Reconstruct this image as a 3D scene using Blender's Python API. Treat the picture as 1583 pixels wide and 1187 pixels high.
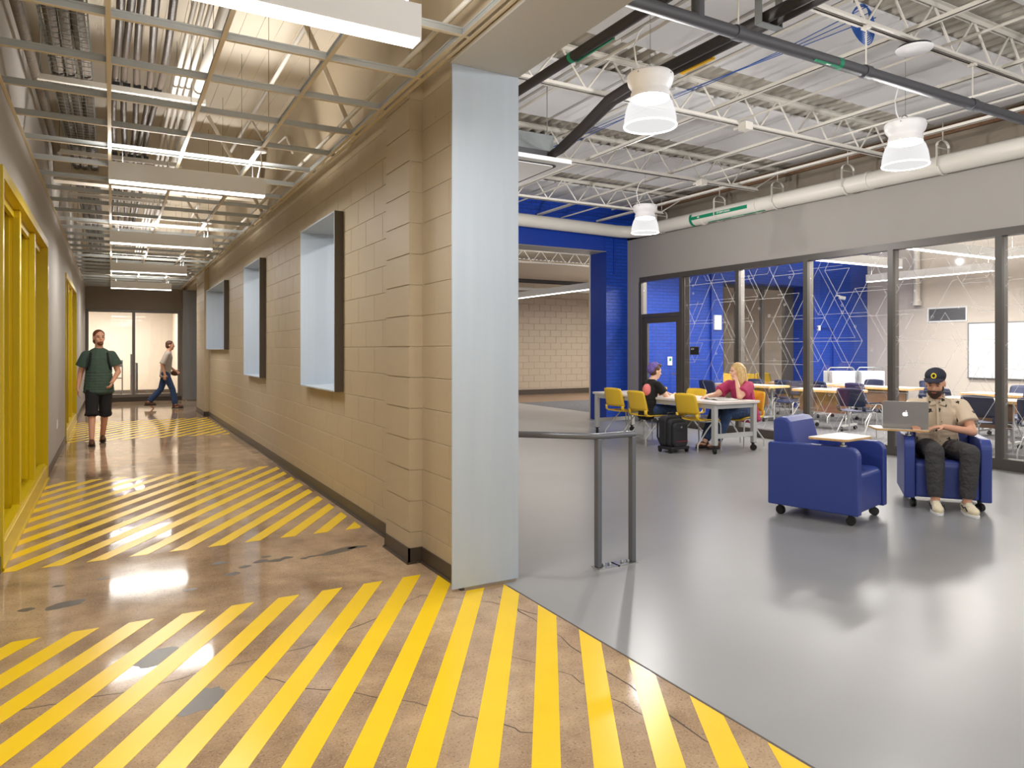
import bpy, math, random
from mathutils import Vector, Matrix, Quaternion

# ------------------------------------------------------------------ scene, camera, world, exposure
for o in list(bpy.data.objects):
    bpy.data.objects.remove(o, do_unlink=True)
SC = bpy.context.scene
COL = SC.collection
R = math.radians
EYE = 1.40
cam_d = bpy.data.cameras.new('camera')
cam_d.sensor_width = 36.0
cam_d.lens = 1100.6 / 1583.0 * 36.0
cam_d.shift_y = -52.5 / 1583.0
cam_d.clip_start = 0.05
cam_d.clip_end = 200
cam = bpy.data.objects.new('camera', cam_d)
cam.location = (0, 0, EYE)
cam.rotation_euler = (R(90), 0, -math.atan(618.5 / 1100.6))
COL.objects.link(cam)
SC.camera = cam

W = bpy.data.worlds.new('world')
SC.world = W
W.use_nodes = True
W.node_tree.nodes['Background'].inputs[0].default_value = (1.0, 0.98, 0.95, 1)
W.node_tree.nodes['Background'].inputs[1].default_value = 0.9
SC.view_settings.view_transform = 'Standard'
SC.view_settings.look = 'None'
SC.view_settings.gamma = 1
SC.view_settings.use_curve_mapping = False
SC.view_settings.exposure = 0.15
SC.cycles.max_bounces = 7
SC.cycles.diffuse_bounces = 4
SC.cycles.glossy_bounces = 4
SC.cycles.transparent_max_bounces = 16
SC.cycles.transmission_bounces = 4
SC.cycles.caustics_reflective = False
SC.cycles.caustics_refractive = False
SC.cycles.sample_clamp_indirect = 4.0
SC.cycles.use_denoising = True

GLOBE_W = 300.0      # watts of the light source inside a high-bay shade
TUBE_W = 35.0        # watts of one linear fixture in the corridor
CLASS_W = 105.0       # watts of one linear fixture in the classroom

random.seed(7)

# ------------------------------------------------------------------ helpers
def lin(c):
    c = c / 255.0
    return c / 12.92 if c <= 0.04045 else ((c + 0.055) / 1.055) ** 2.4
def rgb(r, g, b):
    return (lin(r), lin(g), lin(b), 1.0)

class MB:
    """collects primitive shapes into one mesh"""
    def __init__(s):
        s.v = []; s.f = []; s.m = []; s.mi = 0
    def face(s, idx):
        s.f.append(idx); s.m.append(s.mi)
    def box(s, x0, x1, y0, y1, z0, z1):
        n = len(s.v)
        s.v += [(x0,y0,z0),(x1,y0,z0),(x1,y1,z0),(x0,y1,z0),(x0,y0,z1),(x1,y0,z1),(x1,y1,z1),(x0,y1,z1)]
        for q in ((0,3,2,1),(4,5,6,7),(0,1,5,4),(1,2,6,5),(2,3,7,6),(3,0,4,7)):
            s.face([n+k for k in q])
        return s
    def bar(s, p0, p1, w, h, up=(0,0,1)):
        p0 = Vector(p0); p1 = Vector(p1); d = (p1-p0).normalized(); up = Vector(up)
        if abs(d.dot(up)) > .98: up = Vector((0,1,0))
        r = d.cross(up).normalized(); u = r.cross(d).normalized()
        n = len(s.v)
        for p in (p0, p1):
            for a, b in ((-1,-1),(1,-1),(1,1),(-1,1)):
                s.v.append(tuple(p + r*(a*w/2) + u*(b*h/2)))
        for q in ((0,1,2,3),(7,6,5,4),(0,4,5,1),(1,5,6,2),(2,6,7,3),(3,7,4,0)):
            s.face([n+k for k in q])
        return s
    def tube(s, pts, r, n=8, caps=True):
        pts = [Vector(p) for p in pts]
        rs = r if isinstance(r, (list, tuple)) else [r]*len(pts)
        base = len(s.v); prev = None
        for i, p in enumerate(pts):
            if i == 0: d = pts[1]-pts[0]
            elif i == len(pts)-1: d = pts[-1]-pts[-2]
            else: d = (pts[i+1]-p).normalized()+(p-pts[i-1]).normalized()
            d.normalize()
            if prev is None:
                up = Vector((0,0,1)) if abs(d.z) < .9 else Vector((1,0,0))
                a = d.cross(up).normalized()
            else:
                a = (prev - d*prev.dot(d))
                a = a.normalized() if a.length > 1e-6 else d.orthogonal().normalized()
            b = d.cross(a).normalized(); prev = a
            for k in range(n):
                t = 2*math.pi*k/n
                s.v.append(tuple(p + (a*math.cos(t)+b*math.sin(t))*rs[i]))
        for i in range(len(pts)-1):
            for k in range(n):
                k2 = (k+1) % n
                s.face([base+i*n+k, base+i*n+k2, base+(i+1)*n+k2, base+(i+1)*n+k])
        if caps:
            s.face([base+k for k in range(n)][::-1])
            s.face([base+(len(pts)-1)*n+k for k in range(n)])
        return s
    def lathe(s, prof, n=24, c=(0,0,0), close=False):
        base = len(s.v)
        for (r, z) in prof:
            for k in range(n):
                t = 2*math.pi*k/n
                s.v.append((c[0]+r*math.cos(t), c[1]+r*math.sin(t), c[2]+z))
        m = len(prof)
        for i in range(m if close else m-1):
            i2 = (i+1) % m
            for k in range(n):
                k2 = (k+1) % n
                s.face([base+i*n+k, base+i*n+k2, base+i2*n+k2, base+i2*n+k])
        return s
    def prism(s, poly, a0, a1, axis='z'):
        """poly: 2D outline (counter clockwise); extruded along axis between a0 and a1"""
        def P(p, a):
            return (p[0],p[1],a) if axis == 'z' else ((a,p[0],p[1]) if axis == 'x' else (p[0],a,p[1]))
        n = len(s.v); m = len(poly)
        for a in (a0, a1):
            s.v += [P(p, a) for p in poly]
        s.face([n+k for k in range(m)][::-1]); s.face([n+m+k for k in range(m)])
        for k in range(m):
            k2 = (k+1) % m
            s.face([n+k, n+k2, n+m+k2, n+m+k])
        return s
    def ell(s, c, ax, nu=14, nv=9):
        """ellipsoid with three axis vectors"""
        c = Vector(c); A, B, C_ = [Vector(a) for a in ax]
        base = len(s.v)
        s.v.append(tuple(c - C_))
        for j in range(1, nv):
            ph = -math.pi/2 + math.pi*j/nv
            for k in range(nu):
                t = 2*math.pi*k/nu
                s.v.append(tuple(c + (A*math.cos(t)+B*math.sin(t))*math.cos(ph) + C_*math.sin(ph)))
        s.v.append(tuple(c + C_)); top = len(s.v)-1
        for k in range(nu):
            k2 = (k+1) % nu
            s.face([base, base+1+k2, base+1+k])
            for j in range(nv-2):
                a = base+1+j*nu
                s.face([a+k, a+k2, a+nu+k2, a+nu+k])
            a = base+1+(nv-2)*nu
            s.face([a+k, a+k2, top])
        return s
    def sph(s, c, r, nu=12, nv=8):
        return s.ell(c, ((r,0,0),(0,r,0),(0,0,r)), nu, nv)
    def cone(s, p0, r0, p1, r1, n=12):
        """tapered limb with round ends"""
        p0 = Vector(p0); p1 = Vector(p1)
        s.tube([p0, p1], [r0, r1], n)
        s.sph(p0, r0, n, 8); s.sph(p1, r1, n, 8)
        return s
    def grid(s, rows):
        """rows of points -> quads"""
        base = len(s.v); m = len(rows[0])
        for r_ in rows: s.v += [tuple(p) for p in r_]
        for i in range(len(rows)-1):
            for k in range(m-1):
                s.face([base+i*m+k, base+i*m+k+1, base+(i+1)*m+k+1, base+(i+1)*m+k])
        return s
    def mesh(s, name, smooth=None):
        me = bpy.data.meshes.new(name)
        me.from_pydata(s.v, [], s.f)
        if max(s.m, default=0) > 0:
            me.polygons.foreach_set('material_index', s.m)
        if smooth is not None:
            me.polygons.foreach_set('use_smooth', [True]*len(me.polygons))
            me.set_sharp_from_angle(angle=R(smooth))
        me.update()
        return me
    def build(s, name, mat, parent=None, smooth=None, bevel=0, seg=2, solid=0):
        me = s.mesh(name, smooth)
        return obj(name, me, mat, parent, bevel, seg, solid)

def obj(name, me, mat, parent=None, bevel=0, seg=2, solid=0):
    for m in (mat if isinstance(mat, (list, tuple)) else [mat]):
        if not me.materials or len(me.materials) < 8:
            me.materials.append(m)
    o = bpy.data.objects.new(name, me)
    COL.objects.link(o)
    if parent is not None: o.parent = parent
    if solid:
        md = o.modifiers.new('solid', 'SOLIDIFY'); md.thickness = solid; md.offset = 0
    if bevel:
        md = o.modifiers.new('bevel', 'BEVEL'); md.width = bevel; md.segments = seg
        md.limit_method = 'ANGLE'; md.angle_limit = R(40); md.harden_normals = False
    return o

def tag(o, label, cat, group=None):
    o['label'] = label; o['category'] = cat
    if group: o['group'] = group
    return o
def thing(name, label, cat, loc=(0,0,0), rz=0.0, group=None):
    o = bpy.data.objects.new(name, None)
    o.empty_display_size = 0.1
    COL.objects.link(o)
    o.location = loc; o.rotation_euler = (0, 0, rz)
    return tag(o, label, cat, group)
def struct(o):
    o['kind'] = 'structure'
    return o
def dup(root, loc, rz, label, group=None):
    r_ = root.copy(); COL.objects.link(r_)
    r_.location = loc; r_.rotation_euler = (0, 0, rz)
    r_['label'] = label
    if group: r_['group'] = group
    for ch in list(root.children):
        c = ch.copy(); COL.objects.link(c); c.parent = r_
        for g in list(ch.children):
            d = g.copy(); COL.objects.link(d); d.parent = c
    return r_
def clone(o, parent, loc=None, scale=None, rot=None):
    c = o.copy(); COL.objects.link(c); c.parent = parent
    if loc is not None: c.location = loc
    if scale is not None: c.scale = scale
    if rot is not None: c.rotation_euler = rot
    return c
def rrect(x0, x1, y0, y1, r, n=5):
    pts = []
    for (cx, cy, a0) in ((x1-r,y0+r,-90),(x1-r,y1-r,0),(x0+r,y1-r,90),(x0+r,y0+r,180)):
        for k in range(n+1):
            t = R(a0 + 90*k/n)
            pts.append((cx+r*math.cos(t), cy+r*math.sin(t)))
    return pts
def face_rot(fx, fy):
    """z rotation that turns local -Y into the direction (fx, fy)"""
    return math.atan2(fx, -fy)
def text_mesh(txt, size, depth=0.001):
    cu = bpy.data.curves.new('text', 'FONT'); cu.body = txt; cu.size = size; cu.extrude = depth
    cu.align_x = 'CENTER'; cu.align_y = 'CENTER'
    t = bpy.data.objects.new('text', cu); COL.objects.link(t)
    dg = bpy.context.evaluated_depsgraph_get()
    me = bpy.data.meshes.new_from_object(t.evaluated_get(dg))
    bpy.data.objects.remove(t, do_unlink=True)
    me.materials.clear()
    return me

# ------------------------------------------------------------------ materials
def new_mat(name):
    m = bpy.data.materials.new(name); m.use_nodes = True
    nt = m.node_tree
    return m, nt, nt.nodes['Principled BSDF']
def M(name, col, rough=.5, metal=0., spec=.5, bump=None, var=0., vscale=6., emit=None, estr=0., coat=0.):
    """procedural principled material: noise varied colour and optional noise bump (scale, strength)"""
    m, nt, b = new_mat(name)
    b.inputs['Base Color'].default_value = col
    b.inputs['Roughness'].default_value = rough
    b.inputs['Metallic'].default_value = metal
    b.inputs['Specular IOR Level'].default_value = spec
    if coat: b.inputs['Coat Weight'].default_value = coat
    tc = nt.nodes.new('ShaderNodeTexCoord')
    if var:
        n = nt.nodes.new('ShaderNodeTexNoise'); n.inputs['Scale'].default_value = vscale; n.inputs['Detail'].default_value = 4
        nt.links.new(tc.outputs['Object'], n.inputs['Vector'])
        mx = nt.nodes.new('ShaderNodeMix'); mx.data_type = 'RGBA'
        mx.inputs[6].default_value = tuple(c*(1-var) for c in col[:3])+(1,)
        mx.inputs[7].default_value = tuple(min(1, c*(1+var)) for c in col[:3])+(1,)
        nt.links.new(n.outputs['Fac'], mx.inputs[0]); nt.links.new(mx.outputs[2], b.inputs['Base Color'])
    if bump:
        n2 = nt.nodes.new('ShaderNodeTexNoise'); n2.inputs['Scale'].default_value = bump[0]; n2.inputs['Detail'].default_value = 3
        nt.links.new(tc.outputs['Object'], n2.inputs['Vector'])
        bp = nt.nodes.new('ShaderNodeBump'); bp.inputs['Strength'].default_value = bump[1]
        bp.inputs['Distance'].default_value = bump[2] if len(bump) > 2 else .01
        nt.links.new(n2.outputs['Fac'], bp.inputs['Height']); nt.links.new(bp.outputs['Normal'], b.inputs['Normal'])
    if emit:
        b.inputs['Emission Color'].default_value = emit; b.inputs['Emission Strength'].default_value = estr
    return m
def ramp(nt, src, stops):
    r_ = nt.nodes.new('ShaderNodeValToRGB')
    while len(r_.color_ramp.elements) < len(stops): r_.color_ramp.elements.new(.5)
    for e, (p, c) in zip(r_.color_ramp.elements, stops):
        e.position = p; e.color = c
    nt.links.new(src, r_.inputs[0])
    return r_
def mix(nt, fac, a, b, mode='MIX'):
    mx = nt.nodes.new('ShaderNodeMix'); mx.data_type = 'RGBA'; mx.blend_type = mode
    for v, i in ((fac,0),(a,6),(b,7)):
        if isinstance(v, (int, float)): mx.inputs[i].default_value = v
        elif isinstance(v, tuple): mx.inputs[i].default_value = v
        else: nt.links.new(v, mx.inputs[i])
    return mx.outputs[2]
def noise(nt, vec, scale, detail=4, rough=.55, dist=0.):
    n = nt.nodes.new('ShaderNodeTexNoise')
    n.inputs['Scale'].default_value = scale; n.inputs['Detail'].default_value = detail
    n.inputs['Roughness'].default_value = rough; n.inputs['Distortion'].default_value = dist
    nt.links.new(vec, n.inputs['Vector'])
    return n.outputs['Fac']

def concrete_mat():
    m, nt, b = new_mat('polished_concrete')
    tc = nt.nodes.new('ShaderNodeTexCoord'); v = tc.outputs['Object']
    big = noise(nt, v, .9, 5, .6, .6)
    c1 = ramp(nt, big, [(.30, rgb(128,104,82)), (.50, rgb(178,154,126)), (.70, rgb(196,174,146))]).outputs[0]
    med = noise(nt, v, 5, 5, .65)
    c2 = mix(nt, .38, c1, ramp(nt, med, [(.3,(.16,.10,.06,1)),(.7,(.75,.68,.6,1))]).outputs[0], 'OVERLAY')
    sp = noise(nt, v, 95, 3, .6)
    c3 = mix(nt, ramp(nt, sp, [(.55,(0,0,0,1)),(.68,(.6,.6,.6,1))]).outputs[0], c2, rgb(92,72,56))
    sp2 = noise(nt, v, 120, 3, .6)
    c4 = mix(nt, ramp(nt, sp2, [(.56,(0,0,0,1)),(.68,(.5,.5,.5,1))]).outputs[0], c3, rgb(205,188,165))
    nt.links.new(c4, b.inputs['Base Color'])
    rr = ramp(nt, noise(nt, v, 3, 4), [(.3,(.05,.05,.05,1)),(.7,(.12,.12,.12,1))]).outputs[0]
    nt.links.new(rr, b.inputs['Roughness'])
    b.inputs['Specular IOR Level'].default_value = .4
    bp = nt.nodes.new('ShaderNodeBump'); bp.inputs['Strength'].default_value = .03; bp.inputs['Distance'].default_value = .004
    nt.links.new(noise(nt, v, 9, 3), bp.inputs['Height']); nt.links.new(bp.outputs['Normal'], b.inputs['Normal'])
    return m
def epoxy_mat():
    m, nt, b = new_mat('grey_epoxy')
    tc = nt.nodes.new('ShaderNodeTexCoord'); v = tc.outputs['Object']
    big = noise(nt, v, .8, 4)
    c = ramp(nt, big, [(.3, rgb(142,143,145)), (.7, rgb(152,153,155))]).outputs[0]
    nt.links.new(c, b.inputs['Base Color'])
    b.inputs['Roughness'].default_value = .29
    b.inputs['Specular IOR Level'].default_value = .6
    return m
def metal_sheet_mat(name, c0, c1, rough=.32):
    m, nt, b = new_mat(name)
    tc = nt.nodes.new('ShaderNodeTexCoord'); v = tc.outputs['Object']
    mp = nt.nodes.new('ShaderNodeMapping'); mp.inputs['Scale'].default_value = (9, 9, .5)
    nt.links.new(v, mp.inputs['Vector'])
    st = noise(nt, mp.outputs['Vector'], 2, 3)
    cl = noise(nt, v, 2.2, 4, .6, .5)
    c = mix(nt, .6, ramp(nt, cl, [(.3,c0),(.7,c1)]).outputs[0], ramp(nt, st, [(.3,c0),(.7,c1)]).outputs[0])
    nt.links.new(c, b.inputs['Base Color'])
    b.inputs['Metallic'].default_value = .1
    b.inputs['Roughness'].default_value = rough
    bp = nt.nodes.new('ShaderNodeBump'); bp.inputs['Strength'].default_value = .05; bp.inputs['Distance'].default_value = .01
    nt.links.new(cl, bp.inputs['Height']); nt.links.new(bp.outputs['Normal'], b.inputs['Normal'])
    return m
def brick_mat(name, col, dark, bw=.2, bh=.067, rough=.45, axis='XZ', depth=.006):
    """painted brickwork relief for walls too far away to pick bricks apart"""
    m, nt, b = new_mat(name)
    tc = nt.nodes.new('ShaderNodeTexCoord')
    sp = nt.nodes.new('ShaderNodeSeparateXYZ'); nt.links.new(tc.outputs['Object'], sp.inputs[0])
    cb = nt.nodes.new('ShaderNodeCombineXYZ')
    nt.links.new(sp.outputs['X' if axis == 'XZ' else 'Y'], cb.inputs[0]); nt.links.new(sp.outputs['Z'], cb.inputs[1])
    br = nt.nodes.new('ShaderNodeTexBrick')
    br.inputs['Scale'].default_value = 1; br.inputs['Brick Width'].default_value = bw; br.inputs['Row Height'].default_value = bh
    br.inputs['Mortar Size'].default_value = .006; br.inputs['Mortar Smooth'].default_value = .3
    br.inputs['Color1'].default_value = col; br.inputs['Color2'].default_value = tuple(c*.88 for c in col[:3])+(1,)
    br.inputs['Mortar'].default_value = dark
    nt.links.new(cb.outputs[0], br.inputs['Vector'])
    nt.links.new(br.outputs['Color'], b.inputs['Base Color'])
    b.inputs['Roughness'].default_value = rough
    bp = nt.nodes.new('ShaderNodeBump'); bp.inputs['Strength'].default_value = .5; bp.inputs['Distance'].default_value = depth
    bp.invert = True
    nt.links.new(br.outputs['Fac'], bp.inputs['Height']); nt.links.new(bp.outputs['Normal'], b.inputs['Normal'])
    return m
def glass_mat(name, tint=(1,1,1,1), refl=.9):
    m, nt, b = new_mat(name)
    nt.nodes.remove(b)
    out = nt.nodes['Material Output']
    tr = nt.nodes.new('ShaderNodeBsdfTransparent'); tr.inputs[0].default_value = tint
    gl = nt.nodes.new('ShaderNodeBsdfGlossy'); gl.inputs['Roughness'].default_value = .02
    gl.inputs['Color'].default_value = (refl, refl, refl, 1)
    lw = nt.nodes.new('ShaderNodeLayerWeight'); lw.inputs[0].default_value = .5
    pw = nt.nodes.new('ShaderNodeMath'); pw.operation = 'POWER'; pw.inputs[1].default_value = 4.0
    nt.links.new(lw.outputs['Facing'], pw.inputs[0])
    fr = nt.nodes.new('ShaderNodeMath'); fr.operation = 'MULTIPLY_ADD'; fr.inputs[1].default_value = .7; fr.inputs[2].default_value = .035
    nt.links.new(pw.outputs[0], fr.inputs[0])
    mx = nt.nodes.new('ShaderNodeMixShader')
    nt.links.new(fr.outputs[0], mx.inputs[0]); nt.links.new(tr.outputs[0], mx.inputs[1]); nt.links.new(gl.outputs[0], mx.inputs[2])
    nt.links.new(mx.outputs[0], out.inputs['Surface'])
    return m
def acrylic_mat(name, solid, glow):
    m, nt, b = new_mat(name)
    out = nt.nodes['Material Output']; nt.nodes.remove(b)
    em = nt.nodes.new('ShaderNodeEmission'); em.inputs[0].default_value = (1,.985,.975,1); em.inputs[1].default_value = glow
    lw = nt.nodes.new('ShaderNodeLayerWeight'); lw.inputs[0].default_value = .35
    tr = nt.nodes.new('ShaderNodeBsdfTransparent')
    mx = nt.nodes.new('ShaderNodeMixShader')
    ma = nt.nodes.new('ShaderNodeMath'); ma.operation = 'MULTIPLY_ADD'; ma.inputs[1].default_value = .35; ma.inputs[2].default_value = solid; ma.use_clamp = True
    nt.links.new(lw.outputs['Facing'], ma.inputs[0]); nt.links.new(ma.outputs[0], mx.inputs[0])
    nt.links.new(tr.outputs[0], mx.inputs[1]); nt.links.new(em.outputs[0], mx.inputs[2]); nt.links.new(mx.outputs[0], out.inputs['Surface'])
    return m
def film_mat():
    m, nt, b = new_mat('frosted_vinyl')
    b.inputs['Base Color'].default_value = (.85,.85,.85,1); b.inputs['Roughness'].default_value = .6
    b.inputs['Alpha'].default_value = .35
    return m
def carpet_mat():
    m, nt, b = new_mat('grey_carpet')
    tc = nt.nodes.new('ShaderNodeTexCoord'); v = tc.outputs['Object']
    mp = nt.nodes.new('ShaderNodeMapping'); mp.inputs['Scale'].default_value = (1, 4, 1)
    nt.links.new(v, mp.inputs['Vector'])
    n1 = noise(nt, mp.outputs['Vector'], 14, 4, .7)
    c = ramp(nt, n1, [(.32, rgb(56,56,60)), (.5, rgb(88,88,91)), (.68, rgb(128,128,131))]).outputs[0]
    nt.links.new(c, b.inputs['Base Color']); b.inputs['Roughness'].default_value = .95
    return m
def wood_mat(name, c0, c1, rough=.45):
    m, nt, b = new_mat(name)
    tc = nt.nodes.new('ShaderNodeTexCoord')
    mp = nt.nodes.new('ShaderNodeMapping'); mp.inputs['Scale'].default_value = (1.5, 14, 14)
    nt.links.new(tc.outputs['Object'], mp.inputs['Vector'])
    c = ramp(nt, noise(nt, mp.outputs['Vector'], 3, 5, .6, .4), [(.3,c0),(.7,c1)]).outputs[0]
    nt.links.new(c, b.inputs['Base Color']); b.inputs['Roughness'].default_value = rough
    return m
def print_shirt_mat():
    """cream shirt with scattered dark palm like motifs"""
    m, nt, b = new_mat('palm_print_cotton')
    tc = nt.nodes.new('ShaderNodeTexCoord'); v = tc.outputs['Object']
    vo = nt.nodes.new('ShaderNodeTexVoronoi'); vo.inputs['Scale'].default_value = 11; vo.inputs['Randomness'].default_value = .8
    wv = noise(nt, v, 55, 2, .5)
    nt.links.new(v, vo.inputs['Vector'])
    ad = nt.nodes.new('ShaderNodeMath'); ad.operation = 'MULTIPLY_ADD'; ad.inputs[1].default_value = .55
    nt.links.new(wv, ad.inputs[0]); nt.links.new(vo.outputs['Distance'], ad.inputs[2])
    mask = ramp(nt, ad.outputs[0], [(.45,(1,1,1,1)),(.48,(0,0,0,1))]).outputs[0]
    c = mix(nt, mask, rgb(214,196,172), rgb(40,38,36))
    nt.links.new(c, b.inputs['Base Color']); b.inputs['Roughness'].default_value = .85
    return m
def leather_mat(name, col):
    return M(name, col, .38, bump=(160, .12, .004), var=.06, vscale=3)

m_conc = concrete_mat(); m_epoxy = epoxy_mat(); m_carpet = carpet_mat()
m_yellow_tape = M('yellow_floor_paint', rgb(246,206,22), .25, var=.06, vscale=5, bump=(40,.05,.002))
m_patch = M('grey_mortar_patch', rgb(96,90,84), .3, var=.12, vscale=20)
m_crack = M('dark_crack', rgb(74,62,52), .7)
m_block = M('tan_painted_block', rgb(182,167,142), .5, bump=(46,.35,.006), var=.04, vscale=3)
m_tan = M('tan_paint', rgb(182,167,142), .55, bump=(60,.15,.004))
m_ceil_tan = M('cream_ceiling_paint', rgb(226,216,200), .6)
m_grey_wall = M('pale_grey_drywall', rgb(176,171,166), .6, bump=(120,.05,.002), var=.02)
m_greige = M('greige_drywall', rgb(150,140,128), .55, bump=(120,.05,.002))
m_glaze_wall = M('warm_grey_drywall', rgb(156,152,147), .6, bump=(120,.05,.002), var=.02)
m_beige_wall = M('beige_wall_paint', rgb(214,205,194), .6, bump=(60,.08,.003))
m_taupe = M('taupe_upper_wall', rgb(132,122,108), .7, var=.05)
m_base = M('dark_brown_vinyl_base', rgb(72,62,52), .4)
m_sheet = metal_sheet_mat('pale_steel_sheet', rgb(176,187,199), rgb(184,194,205), .5)
m_sheet_shaded = metal_sheet_mat('shaded_steel_sheet', rgb(128,130,132), rgb(142,143,144), .4)  # darker copy of the pale sheet, shadow put into the colour
m_soffit = M('grey_soffit_paint', rgb(196,194,190), .45)
m_edge = M('dark_bronze_edge', rgb(84,76,66), .5)
m_yellow = M('gloss_yellow_paint', rgb(206,178,4), .3, var=.03)
m_blue_brick = brick_mat('blue_painted_brick', rgb(10,66,176), rgb(6,44,124))
m_blue_brick_y = brick_mat('blue_painted_brick_side', rgb(10,66,176), rgb(6,44,124), axis='YZ')
m_blue = M('blue_gloss_paint', rgb(8,54,156), .4)
m_block_far = M('beige_far_block', rgb(178,162,142), .6, bump=(40,.2,.005))
m_frame = M('dark_grey_aluminium', rgb(84,80,77), .4, metal=.3)
m_frame_l = M('mid_grey_aluminium', rgb(120,115,110), .4, metal=.3)
m_glass = glass_mat('clear_glass'); m_film = film_mat()
m_white = M('white_paint', rgb(236,237,239), .45)
m_white_steel = M('white_painted_steel', rgb(214,210,202), .45)
m_deck = M('painted_steel_deck', rgb(186,180,170), .5)
m_panel = M('white_acoustic_panel', rgb(226,226,228), .9, bump=(200,.1,.002))
m_galv = M('galvanised_steel', rgb(150,156,158), .35, metal=.7, var=.08, vscale=30)
m_tbar = M('galvanised_tee', rgb(178,182,182), .4, metal=.3)
m_tface = M('cream_tee_face', rgb(214,202,180), .5)
m_black_ins = M('black_foam_insulation', rgb(42,38,38), .7, bump=(60,.2,.004))
m_dark_pipe = M('dark_grey_pipe_wrap', rgb(74,75,80), .55)
m_silver_hose = M('dark_foil_hose', rgb(84,74,66), .35, metal=.3, bump=(60,.5,.006))
m_duct_ins = M('brown_grey_duct_wrap', rgb(104,94,84), .7, bump=(30,.6,.02), var=.15)
m_green = M('green_pipe_label', rgb(0,128,92), .5)
m_amber = M('yellow_pipe_label', rgb(232,180,20), .5)
m_letter = M('white_lettering', rgb(236,236,232), .6)
m_cable = M('blue_data_cable', rgb(34,84,160), .5)
m_chrome = M('satin_chrome', rgb(200,200,198), .22, metal=.9)
m_steel_leg = M('silver_powder_coat', rgb(196,197,196), .4, metal=.25)
m_rail = M('grey_painted_steel', rgb(112,114,120), .35, metal=.4)
m_black = M('black_rubber', rgb(24,23,23), .5)
m_black_pl = M('black_plastic', rgb(34,34,36), .45)
m_chair_y = M('yellow_polypropylene', rgb(246,204,58), .42, bump=(250,.05,.002))
m_chair_n = M('navy_polypropylene', rgb(36,46,78), .5)
m_top = M('white_laminate', rgb(226,220,214), .35)
m_ply = wood_mat('plywood_edge', rgb(200,156,96), rgb(222,182,124))
m_panel_brown = wood_mat('brown_wood_panel', rgb(112,84,62), rgb(132,100,76))
m_armchair = leather_mat('blue_vinyl', rgb(52,70,146))
m_alu = M('laptop_aluminium', rgb(172,168,164), .35, metal=.6)
m_glow_logo = M('lit_logo', rgb(250,250,250), .4, emit=(1,1,1,1), estr=1.4)
m_screen = M('dark_screen', rgb(20,20,24), .2)
m_lamp_white = M('lamp_white_enamel', rgb(238,238,240), .4)
m_diff = M('lit_diffuser', rgb(255,255,255), .5, emit=(1,.95,.88,1), estr=5.0)
m_shade = acrylic_mat('lit_acrylic_shade', .38, .86)
m_lens = acrylic_mat('frosted_lamp_lens', .5, .74)
m_rim = M('bright_acrylic_rim', rgb(255,255,255), .3, emit=(1,.98,.97,1), estr=3.0)
m_paper = M('white_paper', rgb(236,232,226), .8)
m_skin = M('light_skin', rgb(222,166,136), .5, var=.04)
m_skin2 = M('fair_skin', rgb(232,184,158), .5, var=.04)
m_lip = M('lip', rgb(180,100,90), .5)
m_eye = M('dark_eye', rgb(40,30,26), .3)
m_hair_brown = M('brown_hair', rgb(84,54,36), .6, bump=(80,.5,.01), var=.25, vscale=40)
m_hair_red = M('reddish_brown_hair', rgb(112,62,34), .6, bump=(80,.5,.01), var=.2, vscale=40)
m_hair_blond = M('long_blond_hair', rgb(206,172,112), .5, bump=(50,.7,.012), var=.28, vscale=26)
m_hair_purple = M('purple_hair', rgb(112,92,168), .6, bump=(45,1.0,.02), var=.45, vscale=34)
m_beard = M('dark_beard', rgb(58,40,30), .7, bump=(120,.5,.01))
m_navy_cap = M('navy_cotton_cap', rgb(34,36,52), .8)
m_green_shirt = M('dark_green_cotton', rgb(64,84,72), .85, bump=(14,.5,.02), var=.1)
m_black_cloth = M('black_cotton', rgb(26,25,26), .9, bump=(20,.4,.015))
m_grey_shirt = M('light_grey_knit', rgb(176,164,152), .85, bump=(14,.5,.02))
m_magenta = M('raspberry_knit', rgb(176,50,96), .8, bump=(18,.5,.02), var=.1)
m_jeans = M('blue_denim', rgb(44,66,104), .85, bump=(22,.7,.03), var=.18, vscale=9)
m_black_jeans = M('faded_black_denim', rgb(66,64,66), .85, bump=(20,.9,.035), var=.2, vscale=8)
m_shirt_print = print_shirt_mat()
m_shoe_cream = M('cream_canvas_shoe', rgb(236,224,192), .7)
m_shoe_sole = M('white_rubber_sole', rgb(236,236,234), .6)
m_shoe_brown = M('brown_leather_shoe', rgb(96,62,40), .5)
m_pink = M('pink_print', rgb(244,138,140), .8)
m_orange = M('rust_lining', rgb(170,96,52), .85)
m_bag = M('black_nylon', rgb(36,37,42), .65, bump=(200,.2,.003))
m_bag_red = M('red_zip', rgb(150,30,50), .6)
# ================================================================== SETTING
YB = -2.5
DECK = 4.25
GRID = 3.08
XL, XR = -0.615, 1.79          # corridor wall faces
XJ = 2.145                     # lounge side of the corridor wall
XG = 9.06                      # glazed wall
YBLUE = 11.37
XC = 16.77                     # classroom end wall

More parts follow.
